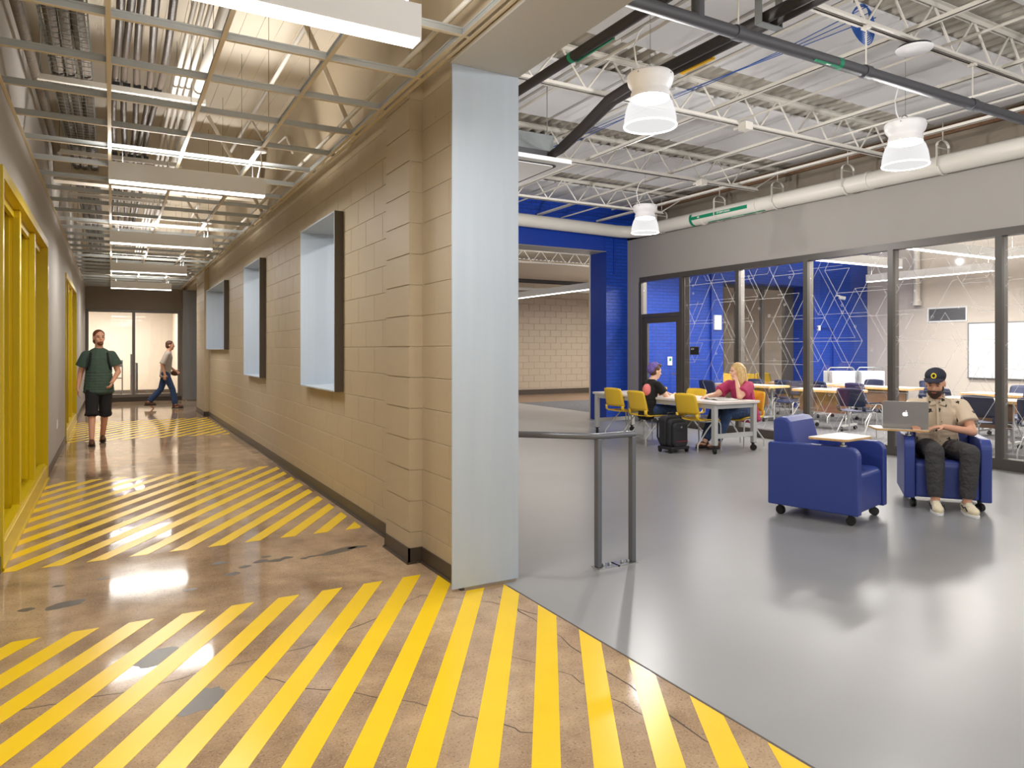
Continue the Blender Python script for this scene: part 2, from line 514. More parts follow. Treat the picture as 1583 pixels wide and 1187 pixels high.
# ---- floors
floor_c = struct(MB().box(-2.7, 2.05, YB, 22.05, -.12, 0).build('floor_corridor', m_conc))
floor_l = struct(MB().box(2.05, 9.12, YB, 11.63, -.12, 0).build('floor_lounge', m_epoxy))
struct(MB().box(2.05, 9.37, 11.63, 22.05, -.12, 0).build('floor_passage', m_epoxy))
struct(MB().box(9.37, 20, 11.9, 16.4, -.12, 0).build('floor_passage_carpet', m_carpet))
struct(MB().box(9.37, 20, 16.4, 19.5, -.12, 0).build('floor_passage_wood', M('brown_floor', rgb(128,104,84), .35, var=.08)))
struct(MB().box(9.12, 17.0, YB, 11.9, -.12, 0).build('floor_classroom', m_carpet))
struct(MB().box(-2.7, 4.0, 22.05, 26.2, -.12, 0).build('floor_end_room', M('tan_floor', rgb(186,166,136), .4)))
# joint strip between concrete and epoxy
struct(MB().box(2.046, 2.054, YB, 3.7, -.02, .0015).build('trim_1', m_edge))

# ---- painted hazard stripes on the concrete
def clip(poly, a, b, c):
    """keep a*x+b*y<=c"""
    out = []
    for i in range(len(poly)):
        p, q = poly[i], poly[(i+1) % len(poly)]
        dp, dq = a*p[0]+b*p[1]-c, a*q[0]+b*q[1]-c
        if dp <= 0: out.append(p)
        if (dp < 0 < dq) or (dq < 0 < dp):
            t = dp/(dp-dq); out.append((p[0]+t*(q[0]-p[0]), p[1]+t*(q[1]-p[1])))
    return out
K = .631
def stripes(x_ref, y_ref, pitch, width, x0, x1, y0, y1):
    n0 = int((x0 - x_ref - K*(y1-y_ref))/pitch) - 2
    n1 = int((x1 - x_ref - K*(y0-y_ref))/pitch) + 2
    for n in range(n0, n1+1):
        xa = x_ref + n*pitch
        poly = [(xa+K*(y0-y_ref), y0), (xa+width+K*(y0-y_ref), y0), (xa+width+K*(y1-y_ref), y1), (xa+K*(y1-y_ref), y1)]
        for (a, b, c) in ((-1,0,-x0),(1,0,x1),(0,-1,-y0),(0,1,y1)):
            poly = clip(poly, a, b, c)
            if len(poly) < 3: break
        if len(poly) < 3: continue
        ar = abs(sum(poly[i][0]*poly[(i+1)%len(poly)][1]-poly[(i+1)%len(poly)][0]*poly[i][1] for i in range(len(poly))))/2
        if ar < .002: continue
        MB().prism(poly, 0, .0012).build('stripe', m_yellow_tape, floor_c)
stripes(1.562, 4.15, .2475, .117, -.60, 1.775, 3.735, 4.15)
stripes(1.562, 4.15, .2475, .117, -.60, 2.04, .35, 3.735)
stripes(-.395, 5.47, .2475, .112, -.60, 1.725, 5.47, 8.93)
stripes(-.395, 12.66, .2475, .112, -.60, 1.725, 12.66, 16.03)

# ---- mortar patches and cracks in the concrete
def blob(cx, cy, rx, ry, rot=0, n=26, jag=.16, mat=m_patch, name='repair_patch'):
    pts = []
    for k in range(n):
        t = 2*math.pi*k/n; q = 1+random.uniform(-jag, jag)
        x, y = rx*q*math.cos(t), ry*q*math.sin(t)
        pts.append((cx+x*math.cos(rot)-y*math.sin(rot), cy+x*math.sin(rot)+y*math.cos(rot)))
    MB().prism(pts, 0, .0006).build(name, mat, floor_c)
for a in ((.29,3.10,.13,.10,.3),(.19,3.62,.12,.10,.2),(-.22,4.62,.10,.05,.4),(-.40,4.63,.04,.03,0),(.62,5.02,.05,.035,0),(.75,4.86,.04,.025,.3),
          (.66,4.74,.045,.03,0),(.86,4.93,.05,.03,.3),(.95,4.90,.05,.03,0),(1.03,4.93,.04,.03,0),(.91,5.02,.03,.02,0),(1.13,4.86,.025,.02,0),(1.19,4.88,.035,.02,0),
          (1.38,4.92,.15,.05,.35),(1.52,4.95,.08,.03,.1),(-.05,5.03,.035,.02,0),(-.28,5.0,.03,.02,0),(.40,4.55,.04,.02,0)):
    blob(*a)
def crack(pts, w=.006):
    m = MB(); P = []
    for i in range(len(pts)-1):
        for k in range(6):
            t = k/6
            P.append((pts[i][0]*(1-t)+pts[i+1][0]*t+random.uniform(-.012,.012), pts[i][1]*(1-t)+pts[i+1][1]*t+random.uniform(-.012,.012)))
    P.append(pts[-1])
    n = len(P); L = []; Rr = []
    for i, p in enumerate(P):
        q = P[min(i+1, n-1)]; o = P[max(i-1, 0)]
        d = Vector((q[0]-o[0], q[1]-o[1])).normalized(); ww = w*random.uniform(.4, 1.0)
        L.append((p[0]-d.y*ww/2, p[1]+d.x*ww/2, .0005)); Rr.append((p[0]+d.y*ww/2, p[1]-d.x*ww/2, .0005))
    m.grid([Rr, L]); m.build('crack', m_crack, floor_c)
crack([(-.35,3.35),(.05,3.32),(.45,3.36),(.85,3.42),(1.25,3.62),(1.55,3.80)])
crack([(1.55,3.80),(1.80,3.55),(1.98,3.2)])
crack([(.55,3.22),(.68,3.02),(.86,2.86),(1.08,2.62),(1.22,2.40),(1.36,2.2)])
crack([(1.92,3.55),(1.9,2.8),(1.86,1.9),(1.84,1.2)], .008)
crack([(1.55,2.95),(1.72,2.55),(1.78,2.1)], .005)

# ---- right corridor wall with three openings, portal openings at both ends
wins = [(6.24,7.54,1.03,2.63),(9.90,11.20,1.03,2.63),(13.35,16.05,1.41,2.63)]
m = MB()
y = 3.76
for (a, b, z0, z1) in wins:
    m.box(XR+.004, XJ, y, a, 0, DECK); m.box(XR+.004, XJ, a, b, 0, z0); m.box(XR+.004, XJ, a, b, z1, DECK); y = b
m.box(XR+.004, XJ, y, 17.9, 0, DECK)
m.box(XR+.004, XJ, 17.9, 21.6, 3.05, DECK); m.box(XR+.004, XJ, 21.6, 22.05, 0, DECK)
wall_r = struct(m.build('wall_right', m_tan))
struct(MB().box(1.712, 2.143, YB, 3.745, 3.0645, DECK).build('wall_header', m_tan))

# concrete blocks of the corridor wall: the ones that show largest are parts, the others one joined part
def unit_block():
    m = MB(); e = .006; ez = .014
    F = [(0,e,ez),(0,1-e,ez),(0,1-e,1-ez),(0,e,1-ez)]
    S = [(.35,0,0),(.35,1,0),(.35,1,1),(.35,0,1)]
    B = [(1,0,0),(1,1,0),(1,1,1),(1,0,1)]
    m.v = F+S+B
    m.face([3,2,1,0])
    for a in (0,4):
        for k in range(4):
            k2 = (k+1) % 4
            m.face([a+k, a+k2, a+4+k2, a+4+k])
    return m
ub = unit_block()
ub_me = ub.mesh('block'); ub_me.materials.append(m_block)
def px_area(y0, y1, z0, z1, x):
    s_, c_ = .4899, .8718
    def U(yy): 
        d = x*s_+yy*c_; return 1100.6*(x*c_-yy*s_)/d, d
    u0, d0 = U(y0); u1, d1 = U(y1)
    return abs(u1-u0)*1100.6*(z1-z0)/((d0+d1)/2)
H, LB, J = .2032, .4064, .003
blocks = []
def wall_course(ya, yb, zc, off):
    k = math.floor((ya-off)/LB); yy = off+k*LB; out = []
    while yy < yb-.02:
        a, b = max(yy, ya), min(yy+LB, yb)
        if b-a > .03: out.append((a, b))
        yy += LB
    return out
for ci in range(16):
    z0, z1 = ci*H, (ci+1)*H
    segs = [(3.765, 4.40), (4.86, 17.9)]
    cut = []
    for (a, b) in segs:
        parts = [(a, b)]
        for (wa, wb, wz0, wz1) in wins:
            if z1 > wz0+.01 and z0 < wz1-.01:
                np_ = []
                for (p, q) in parts:
                    if wb <= p or wa >= q: np_.append((p, q))
                    else:
                        if wa > p: np_.append((p, wa))
                        if wb < q: np_.append((wb, q))
                parts = np_
        cut += parts
    for (a, b) in cut:
        for (p, q) in wall_course(a, b, z0, 3.765+(LB/2 if ci % 2 else 0)):
            blocks.append((px_area(p, q, z0, z1, XR), XR, p, q, z0, z1, .012))
    blocks.append((1e6, 1.70, 4.40, 4.86, z0, z1, .1))
    blocks.append((900, 1.70, 16.28, 17.84, z0, z1, .1))
blocks.sort(reverse=True)
rest = MB()
for i, (ar, x, p, q, z0, z1, t) in enumerate(blocks):
    if i < 296:
        o = bpy.data.objects.new('block', ub_me); COL.objects.link(o); o.parent = wall_r
        o.location = (x, p+J/2, z0+J/2); o.scale = (t, q-p-J, z1-z0-J)
    else:
        n = len(rest.v)
        rest.v += [(x+v[0]*t, p+J/2+v[1]*(q-p-J), z0+J/2+v[2]*(z1-z0-J)) for v in ub.v]
        for f in ub.f: rest.face([n+k for k in f])
rb = rest.build('block_field', m_block, wall_r); rb['kind'] = 'stuff'
# pilaster cores behind their blocks
MB().box(1.706, 1.80, 4.406, 4.854, 0, DECK).build('pilaster', m_tan, wall_r)
MB().box(1.706, 1.80, 16.286, 17.834, 0, DECK).build('pilaster', m_tan, wall_r)

# base along the right wall (follows the pilasters)
def base_poly(pts, name, z=.10):
    m = MB()
    for (a, b) in zip(pts[:-1], pts[1:]):
        x0, x1 = sorted((a[0], b[0])); y0, y1 = sorted((a[1], b[1]))
        if abs(a[0]-b[0]) < 1e-6:
            m.box(a[0]-.008, a[0]+.004, y0-.008, y1, 0, z); m.box(a[0]-.022, a[0], y0-.02, y1, 0, .012)
        else:
            m.box(x0-.008, x1, a[1]-.008, a[1]+.004, 0, z); m.box(x0-.02, x1, a[1]-.022, a[1], 0, .012)
    return struct(m.build(name, m_base))
base_poly([(XR,3.77),(XR,4.40),(1.70,4.40),(1.70,4.86),(XR,4.86),(XR,16.28),(1.70,16.28),(1.70,17.84),(XR,17.84),(XR,17.9)], 'baseboard_right')

# ---- sheet steel cladding of the wall ends and the header soffit
tag(MB().box(1.71, XJ+.004, 3.744, 3.758, .018, 3.052).build('jamb_panel', m_sheet, bevel=.001), 'tall pale brushed steel panel capping the nearest end of the tan block wall', 'wall panel')
tag(MB().box(1.705, XJ+.004, YB, 3.75, 3.052, 3.064).build('soffit_panel', m_soffit), 'grey overhead soffit panel bridging the wide opening above the yellow stripes', 'soffit')
tag(MB().box(1.71, XJ+.3, 21.58, 21.6, .018, 3.05).build('jamb_panel', m_sheet_shaded), 'steel panel with shade painted into its grey on the far wall end beside the glazed end wall', 'wall panel')
tag(MB().box(XR-.002, XJ+.004, 17.9, 17.912, .018, 3.05).build('jamb_panel', m_edge), 'narrow dark steel edge panel behind the farthest tan pilaster', 'wall panel')

# ---- steel lined window boxes in the right wall
for i, (a, b, z0, z1) in enumerate(wins):
    w = struct(MB().box(1.71, 2.24, a, b, z1-.012, z1).build('window_%d' % (i+1), m_sheet))
    MB().box(1.71, 2.24, a, b, z0, z0+.012).build('sill', m_sheet, w)
    MB().box(1.71, 2.24, b-.012, b, z0+.012, z1-.012).build('jamb', m_sheet, w)
    MB().box(1.71, 2.24, a, a+.012, z0+.012, z1-.012).build('jamb', m_sheet, w)
    MB().box(1.711, XR+.004, a-.006, a-.0005, z0, z1).build('edge_trim', m_edge, w)

# ---- left corridor wall with two yellow window bays
bays = [(5.50, 9.20, 1), (12.72, 16.30, 2)]
m = MB(); y = YB
for (a, b, _) in bays:
    m.box(-.95, XL, y, a, 0, DECK); m.box(-.95, XL, a, b, 2.57, DECK); y = b
m.box(-.95, XL, y, 22.05, 0, DECK)
struct(m.build('wall_left', m_grey_wall))
struct(MB().box(-2.75, -2.65, YB, 22.05, 0, DECK).build('wall_left_rooms', m_beige_wall))
for k, (a, b) in enumerate(((YB, 5.48), (9.22, 12.70), (16.32, 22.0))):
    struct(MB().box(XL-.002, XL+.008, a, b, 0, .10).build('baseboard_left' if k == 0 else 'baseboard_left.%03d' % k, m_base))
for (a, b, k) in bays:
    w = struct(MB().box(-.94, -.60, a, b, 2.50, 2.575).build('window_%d' % (3+k), m_yellow))
    for (p, q) in ((a, a+.06), (b-.06, b)):
        MB().box(-.94, -.60, p, q, 0, 2.50).build('jamb', m_yellow, w)
    MB().box(-.94, -.605, a+.06, b-.06, 0, .16).build('sill', m_yellow, w, bevel=.004)
    MB().box(-.68, -.62, a+.06, b-.06, .16, .185).build('sill_lip', m_yellow, w)
    MB().box(-.70, -.67, a+.06, b-.06, 2.44, 2.50).build('head_stop', m_yellow, w)
    L3 = (b-a)/3
    for j in (1, 2):
        yc = a+L3*j+.05
        mu = MB().box(-.94, -.68, yc, yc+.075, .16, 2.50).build('mullion', m_yellow, w)
        MB().box(-.68, -.63, yc-.004, yc+.079, .16, 2.50).build('mullion_cap', m_yellow, mu, bevel=.004)
        MB().box(-.94, -.70, yc-.02, yc, .2, 2.46).build('glazing_bead', m_yellow, mu)
    for j in range(3):
        MB().box(-.85, -.842, a+.06+(b-a-.12)/3*j+.01, a+.06+(b-a-.12)/3*(j+1)-.01, .165, 2.495).build('pane', m_glass, w)
    MB().box(-.605, -.592, a, b, 0, .02).build('floor_edge', m_yellow, w)
sw = thing('light_switch', 'small white wall outlet plate low on the left corridor wall', 'outlet', (XL, 10.82, .45))
MB().box(-.001, .008, -.035, .035, -.055, .055).build('plate', m_white, sw, bevel=.002)
MB().box(.008, .011, -.015, .015, -.035, .035).build('socket', m_white, sw)

# ---- corridor end wall with a glazed screen and the lit room behind it
YF = 22.0
m = MB()
m.box(-.95, -.56, YF, YF+.12, 0, DECK); m.box(1.64, XJ, YF, YF+.12, 0, DECK)
m.box(-.56, 1.64, YF, YF+.12, 2.47, DECK); m.box(-.56, 1.64, YF, YF+.12, 0, .14)
struct(m.build('wall_far', m_greige))
struct(MB().box(XL, 1.705, YF-.012, YF, 0, .11).build('baseboard_far', m_base))
w = struct(MB().box(-.60, 1.67, YF-.03, YF+.1, 2.42, 2.49).build('window_6', m_frame_l))
MB().box(-.60, 1.67, YF-.03, YF+.1, .12, .20).build('sill', m_frame_l, w)
for (p, q) in ((-.60,-.54),(1.61,1.67),(.48,.555)):
    MB().box(p, q, YF-.03, YF+.1, .20, 2.42).build('mullion', m_frame_l, w)
for (p, q) in ((-.54,.48),(.555,1.61)):
    MB().box(p, q, YF+.03, YF+.036, .20, 2.42).build('pane', m_glass, w)
struct(MB().box(-2.7, 4.0, 25.9, 26.1, 0, 3.2).build('wall_end_room', m_beige_wall))
struct(MB().box(1.72, 1.85, 22.12, 25.9, 0, 3.2).build('wall_end_room_side', m_beige_wall))
struct(MB().box(-2.75, -2.6, 22.05, 26.1, 0, 3.2).build('wall_end_room_left', m_beige_wall))
struct(MB().box(-2.7, 4.0, 22.12, 26.1, 3.2, 3.3).build('ceiling_end_room', m_white))
struct(MB().box(-2.6, 1.72, 25.88, 25.9, 0, .12).build('baseboard_end_room', m_base))

# ---- corridor roof deck
m = MB(); poly = []
x = -2.75
while x < 2.3:
    m.box(x, x+.13, YB, 22.05, DECK, DECK+.05); x += .15
m.box(-2.75, 2.3, YB, 22.05, DECK+.012, DECK+.1)
struct(m.build('ceiling_corridor', m_ceil_tan))

# ---- lounge and classroom roof deck: trapezoid ribs along Y
m = MB(); prof = []
x = XJ-.1; pit = .155
while x < 17.2:
    prof += [(x, DECK+.062), (x+.03, DECK+.02), (x+.085, DECK+.02), (x+.115, DECK+.062)]; x += pit
rows = [[(p[0], yy, p[1]) for p in prof] for yy in (YB, 19.4)]
m.grid(rows)
m.box(XJ-.1, 20, YB, 19.5, DECK+.07, DECK+.12)
ceil_l = struct(m.build('ceiling_lounge', m_deck))
JY = [1.23, 3.38, 5.55, 7.70, 9.85]
# white acoustic boards between the joists
pm = MB().box(0, .575, 0, 1, 0, .028).mesh('acoustic_board'); pm.materials.append(m_panel)
for (ya, yb) in [(JY[k]+.33, JY[k+1]-.33) for k in range(4)] + [(JY[4]+.33, YBLUE-.02), (JY[0]-1.6, JY[0]-.33)]:
    x = 2.20
    while x < 8.9:
        o = bpy.data.objects.new('acoustic_board', pm); COL.objects.link(o); o.parent = ceil_l
        o.location = (x, ya, DECK-.012); o.scale = (1, yb-ya, 1)
        x += .628

# ---- blue wall with the wide portal, continued into the classroom
m = MB()
m.box(XJ, 2.6, YBLUE, 11.9, 0, DECK); m.box(8.54, 11.716, YBLUE, 11.9, 0, DECK)
m.box(2.6, 8.54, YBLUE, 11.9, 3.35, DECK)
m.box(11.716, 14.527, YBLUE, 11.9, 2.92, DECK); m.box(14.527, XC, YBLUE, 11.9, 0, DECK)
wall_b = struct(m.build('wall_blue', m_blue_brick))
MB().box(2.6, 8.42, YBLUE-.06, YBLUE, 3.352, 3.80).build('header_plate', m_blue, wall_b)
MB().box(8.44, 8.50, YBLUE-.02, YBLUE, 3.40, 3.78).build('conduit_box', m_blue, wall_b)
MB().box(8.528, 8.541, YBLUE-.004, 11.904, 0, 3.352).build('jamb_lining', m_blue, wall_b)
MB().box(2.6, 8.53, YBLUE-.004, 11.9, 3.345, 3.352).build('soffit_lining', m_grey_wall, wall_b)
MB().box(8.515, 8.545, 11.9, 11.93, 0, 3.35).build('corner_bead', m_beige_wall, wall_b)
MB().box(8.70, 8.74, YBLUE-.02, YBLUE, 2.9, 3.8).build('conduit', m_blue, wall_b)
for xx in (10.5, 11.35):
    MB().tube([(xx, YBLUE-.03, 0), (xx, YBLUE-.03, 4.2)], .03, 8).build('conduit', m_blue, wall_b)
MB().tube([(14.7, YBLUE-.03, 3.2), (14.7, YBLUE-.03, 1.93), (15.4, YBLUE-.03, 1.93), (15.4, YBLUE-.03, .4)], .018, 8).build('conduit', m_blue, wall_b)

# ---- passage beyond the portal
wall_p = struct(MB().box(2.1, 20, 19.26, 19.4, 0, DECK).build('wall_passage', m_block_far))
bm2 = ub_me.copy(); bm2.materials.clear(); bm2.materials.append(m_block_far)
for ci in range(17):
    off = LB/2 if ci % 2 else 0
    for k in range(13):
        xx = 10.4+off+k*LB
        o = bpy.data.objects.new('block', bm2); COL.objects.link(o); o.parent = wall_p
        o.rotation_euler = (0, 0, R(90)); o.location = (xx+LB-J/2, 19.245, ci*H+J/2); o.scale = (.02, LB-J, H-J)
struct(MB().box(2.1, 20, 19.22, 19.245, 0, .16).build('baseboard_passage', m_base))
struct(MB().box(2.1, 9.3, 21.95, 22.05, 0, DECK).build('wall_passage_end', m_block_far))
struct(MB().box(19.9, 20.1, 11.9, 19.4, 0, DECK).build('wall_passage_side', m_beige_wall))
# dark posts of the glazed screen in the classroom opening
scr = struct(MB().box(11.72, 14.52, 11.80, 11.88, 2.84, 2.92).build('window_7', m_frame))
for xx in (11.72, 12.58, 13.42, 14.20):
    MB().box(xx, xx+.09 if xx < 14 else 14.52, 11.80, 11.88, 0, 2.84).build('post', m_frame, scr)

# ---- glazed wall between lounge and classroom
m = MB()
m.box(XG, XG+.16, YB, 10.99, 2.82, 3.70); m.box(XG, XG+.16, 10.99, YBLUE, 0, 3.70)
m.box(XG, 9.45, YB, YBLUE, 3.60, 3.70)
struct(m.build('wall_glazed', m_glaze_wall))
struct(MB().box(9.35, 9.5, YB, YBLUE, 3.70, DECK+.06).build('wall_upper', m_taupe))
struct(MB().box(9.30, 9.36, YB, YBLUE, 4.16, DECK+.03).build('trim_2', m_panel_brown))
fr = struct(MB().box(XG-.012, XG+.12, YB, 10.99, 2.735, 2.825).build('window_8', m_frame))
MB().box(XG-.012, XG+.12, YB, 9.65, 0, .13).build('sill', m_frame, fr)
mul_y = [10.93, 9.78, 8.44, 7.105, 5.77, 4.44, 3.10, 1.77, .44, -.90]
for k, yy in enumerate(mul_y):
    wd = .075
    mu = MB().box(XG-.012, XG+.04, yy, yy+wd, 0 if k < 2 else .13, 2.735).build('mullion', m_frame, fr)
    MB().box(XG+.04, XG+.13, yy+.004, yy+wd-.004, 0 if k < 2 else .13, 2.735).build('mullion_side', m_frame_l, mu)
MB().box(XG+.0, XG+.11, 9.855, 10.93, 2.035, 2.10).build('transom', m_frame, fr)
MB().box(XG+.055, XG+.061, 9.86, 10.925, 2.10, 2.735).build('pane', m_glass, fr)
lat_mats = []
def lattice(y0, y1, z0, z1, seed, fade=False):
    """white vinyl triangle lattice stuck on a pane"""
    rnd = random.Random(seed); m = MB()
    for (S, w, keep, oy, oz) in ((.40, .0062, .62, 0, 0), (.40, .0042, .42, .11, .05)):
        hh = S*math.sqrt(3)/2
        def seg(a, b):
            (ya, za), (yb, zb) = a, b
            if rnd.random() > keep: return
            t0, t1 = 0., 1.
            for (p, d, lo, hi) in ((ya, yb-ya, y0, y1), (za, zb-za, z0, z1)):
                if abs(d) < 1e-9:
                    if p < lo or p > hi: return
                else:
                    u0, u1 = sorted(((lo-p)/d, (hi-p)/d)); t0 = max(t0, u0); t1 = min(t1, u1)
            if t1-t0 < .05: return
            q0 = (ya+(yb-ya)*t0, za+(zb-za)*t0); q1 = (ya+(yb-ya)*t1, za+(zb-za)*t1)
            m.bar((XG+.052, q0[0], q0[1]), (XG+.052, q1[0], q1[1]), .001, w, up=(0,1,.3) if abs(yb-ya) < .01 else (0,0,1))
        nj = int((z1-z0)/hh)+2; ni = int((y1-y0)/S)+3
        for j in range(-1, nj):
            for i in range(-1, ni):
                ya = y0+oy+(i+(.5 if j % 2 else 0))*S; za = z0+oz+j*hh
                seg((ya, za), (ya+S, za)); seg((ya, za), (ya+S/2, za+hh)); seg((ya, za), (ya-S/2, za+hh))
        for k in range(4):
            yy, zz = rnd.uniform(y0+.1, y1-.1), rnd.uniform(z0+.1, z1-.1)
            m.tube([(XG+.052, yy+.018*math.cos(t*.785), zz+.018*math.sin(t*.785)) for t in range(9)], .003, 4)
    return m
for k in range(1, len(mul_y)-1):
    y1, y0 = mul_y[k], mul_y[k+1]+.075
    p = MB().box(XG+.055, XG+.061, y0, y1, .13, 2.735).build('pane', m_glass, fr)
    if y0 > 2.9:
        lattice(y0+.01, y1-.01, .14, 2.72, 40+k).build('vinyl_lattice', m_film, p)
# door
d = struct(MB().box(XG+.03, XG+.075, 9.875, 9.985, .01, 2.03).build('door_1', m_frame))
MB().box(XG+.03, XG+.075, 10.80, 10.92, .01, 2.03).build('stile', m_frame, d)
MB().box(XG+.03, XG+.075, 9.985, 10.80, 1.92, 2.03).build('rail', m_frame, d)
MB().box(XG+.03, XG+.075, 9.985, 10.80, .01, .26).build('rail', m_frame, d)
pd = MB().box(XG+.05, XG+.056, 9.985, 10.80, .26, 1.92).build('pane', m_glass, d)
MB().bar((XG+.0, 9.93, .96), (XG+.0, 10.06, .96), .018, .018).build('handle', m_chrome, d)
MB().box(XG+.055, XG+.06, 9.66, 9.78, 0, 2.735).build('door_side_panel', m_frame_l, fr)

# ---- classroom shell
wall_cls = struct(MB().box(XC, XC+.15, YB, 11.9, 0, DECK).build('wall_classroom', m_beige_wall))
# ================================================================== LIGHTS AND OVERHEAD SERVICES
def area(name, parent, loc, sx, sy, watts, col=(1,.95,.88), shape='RECTANGLE', rot=(0,0,0)):
    l = bpy.data.lights.new(name, 'AREA'); l.shape = shape; l.size = sx
    if shape == 'RECTANGLE': l.size_y = sy
    l.energy = watts; l.color = col
    o = bpy.data.objects.new(name, l); COL.objects.link(o); o.parent = parent
    o.location = loc; o.rotation_euler = rot
    return o

# ---- linear pendant fixtures
def linear_fixture(loc, length, label, watts, rz=0., top=GRID, group=None, warm=(1,.965,.92), canopy=True, up=.9):
    """loc: middle of the lower face"""
    t = thing('linear_pendant', label, 'light', loc, rz, group)
    h, w = .165, .10
    m = MB(); L = length/2
    m.box(-L, L, -w/2, w/2, .012, h); m.build('housing', m_white, t, bevel=.003)
    MB().box(-L+.004, L-.004, -w/2+.004, w/2-.004, .0, .012).build('diffuser', m_diff, t)
    for sx in (-1, 1):
        MB().box(sx*L-.003, sx*L+.003, -w/2, w/2, .0, h).build('end_cap', m_white, t)
        MB().tube([(sx*(L-.1), 0, h), (sx*(L-.1), 0, top-loc[2])], .0025, 5).build('suspension_cable', m_galv, t)
    if canopy:
        MB().lathe([(0,.0),(.05,.0),(.05,.016),(0,.016)], 16, (L-.11, -.46, top-loc[2]-.016)).build('canopy', m_white, t)
        MB().tube([(L-.11, -.46, top-loc[2]-.016), (L-.09, -.4, top-loc[2]-.12), (L-.07, -.2, h+.06), (L-.06, -.02, h)], .005, 6).build('power_cord', m_white, t, smooth=60)
    area('lamp_light', t, (0, 0, -.004), length-.02, w-.02, watts, warm)
    area('added_up_fill', t, (0, 0, h+.004), length-.02, w-.02, watts*up, warm, rot=(R(180), 0, 0))  # added upward fill to brighten the ceilings; the fixtures themselves shine only down
    return t
ORD = ['nearest', 'second', 'third', 'fourth', 'farthest']
for k, yy in enumerate((3.02, 6.72, 10.58, 14.37, 18.28)):
    linear_fixture((.59, yy, 2.78), 1.225, '%s long white pendant light hanging across the corridor' % ORD[k] if k in (0, 4) else '%s white pendant light of the corridor row counted from the camera' % ORD[k], TUBE_W, group='corridor pendant lights')
linear_fixture((.59, -.8, 2.78), 1.225, 'white pendant light across the corridor behind the viewpoint', TUBE_W, group='corridor pendant lights')
linear_fixture((11.3, 7.9, 2.9), 2.6, 'long lit pendant in the classroom in front of the blue brick wall', CLASS_W, top=DECK, group='classroom pendants', warm=(1,.96,.9), canopy=False)
linear_fixture((11.4, 6.33, 2.9), 2.9, 'long lit pendant in the classroom above the capped man', CLASS_W, top=DECK, group='classroom pendants', warm=(1,.96,.9), canopy=False)
linear_fixture((12.75, 4.9, 2.9), 2.6, 'long lit pendant in the classroom above the whiteboard side, running lengthwise', CLASS_W, R(90), DECK, group='classroom pendants', warm=(1,.96,.9), canopy=False)
linear_fixture((14.6, 8.6, 2.9), 2.6, 'long fill pendant added deep in the classroom near the blue wall', CLASS_W, R(90), DECK, group='classroom pendants', warm=(1,.96,.9), canopy=False)  # extra light source added to brighten the back of the classroom
linear_fixture((12.0, 2.2, 2.9), 2.6, 'long fill pendant added at the near end of the classroom', CLASS_W, top=DECK, group='classroom pendants', warm=(1,.96,.9), canopy=False)  # added to light the near part of the classroom
linear_fixture((9.72, 8.9, 2.9), 3.2, 'long hidden fill pendant added in the classroom close along the glass', CLASS_W, R(90), DECK, group='classroom pendants', warm=(1,.96,.9), canopy=False)  # added above the frame head, out of view, to light the blue wall
linear_fixture((9.53, 15.2, 2.78), 5.4, 'very long white pendant light seen through the blue portal', 60, R(90), DECK, warm=(1,.93,.84), canopy=False)
linear_fixture((13.2, 14.6, 2.9), 2.4, 'thin lit pendant beyond the classroom opening, nearer one', 130, R(90), DECK, group='pendants beyond the classroom', canopy=False)
linear_fixture((14.4, 15.6, 2.9), 2.4, 'thin lit pendant beyond the classroom opening, farther one', 130, R(90), DECK, group='pendants beyond the classroom', canopy=False)
linear_fixture((.2, 24.0, 2.75), 1.3, 'lit pendant in the room behind the corridor end glazing', 82, top=3.2, group='end room pendants', warm=(1,.93,.82), canopy=False)
linear_fixture((-1.4, 23.6, 2.75), 1.3, 'lit pendant at the left of the room behind the end glazing', 80, top=3.2, group='end room pendants', warm=(1,.93,.82), canopy=False)
linear_fixture((5.6, 17.0, 3.2), 2.4, 'white pendant light in the passage behind the blue wall', 26, top=DECK, canopy=False)

# ---- round high-bay lamps
def high_bay(loc, label):
    t = thing('high_bay_lamp', label, 'lamp', loc, 0, 'high-bay lamps in the lounge')
    MB().lathe([(0,.004),(.178,.004),(.178,.0),(0,.0)], 32).build('lens', m_lens, t)
    MB().lathe([(.19,.0),(.188,.05),(.178,.11),(.16,.165),(.137,.205),(.132,.205),(.155,.165),(.173,.11),(.182,.05),(.184,.0)], 32, close=True).build('shade', m_shade, t, smooth=50)
    MB().lathe([(.184,-.004),(.193,-.004),(.193,.006),(.184,.006)], 32, close=True).build('rim', m_rim, t, smooth=50)
    MB().lathe([(0,.200),(.138,.200),(.141,.235),(.134,.252),(.135,.27),(.158,.30),(.168,.335),(.168,.365),(.155,.38),(0,.382)], 32).build('housing', m_lamp_white, t, smooth=40)
    for k in range(4):
        a = R(20+90*k)
        MB().sph((.167*math.cos(a), .167*math.sin(a), .352), .006, 6, 5).build('screw', m_galv, t)
    MB().tube([(-.05,0,.38),(-.05,0,.42),(-.02,0,.44),(.02,0,.44),(.05,0,.42),(.05,0,.38)], .005, 6).build('hook', m_galv, t)
    MB().tube([(0,0,.44),(0,0,DECK-loc[2]-.02)], .0022, 5).build('suspension_cable', m_galv, t)
    MB().tube([(-.08,.0,.38),(-.13,.0,.44),(-.15,0,.55),(-.11,0,.66),(-.05,0,.72),(0,0,.75)], .006, 6).build('power_cord', m_white, t, smooth=60)
    l = bpy.data.lights.new('lamp_globe', 'POINT'); l.energy = GLOBE_W; l.shadow_soft_size = .05; l.color = (1,.97,.94)
    g = bpy.data.objects.new('lamp_globe', l); COL.objects.link(g); g.parent = t; g.location = (0, 0, .135)
    return t
high_bay((3.42, 4.03, 3.03), 'nearest white high-bay lamp, hanging beside the grey soffit')
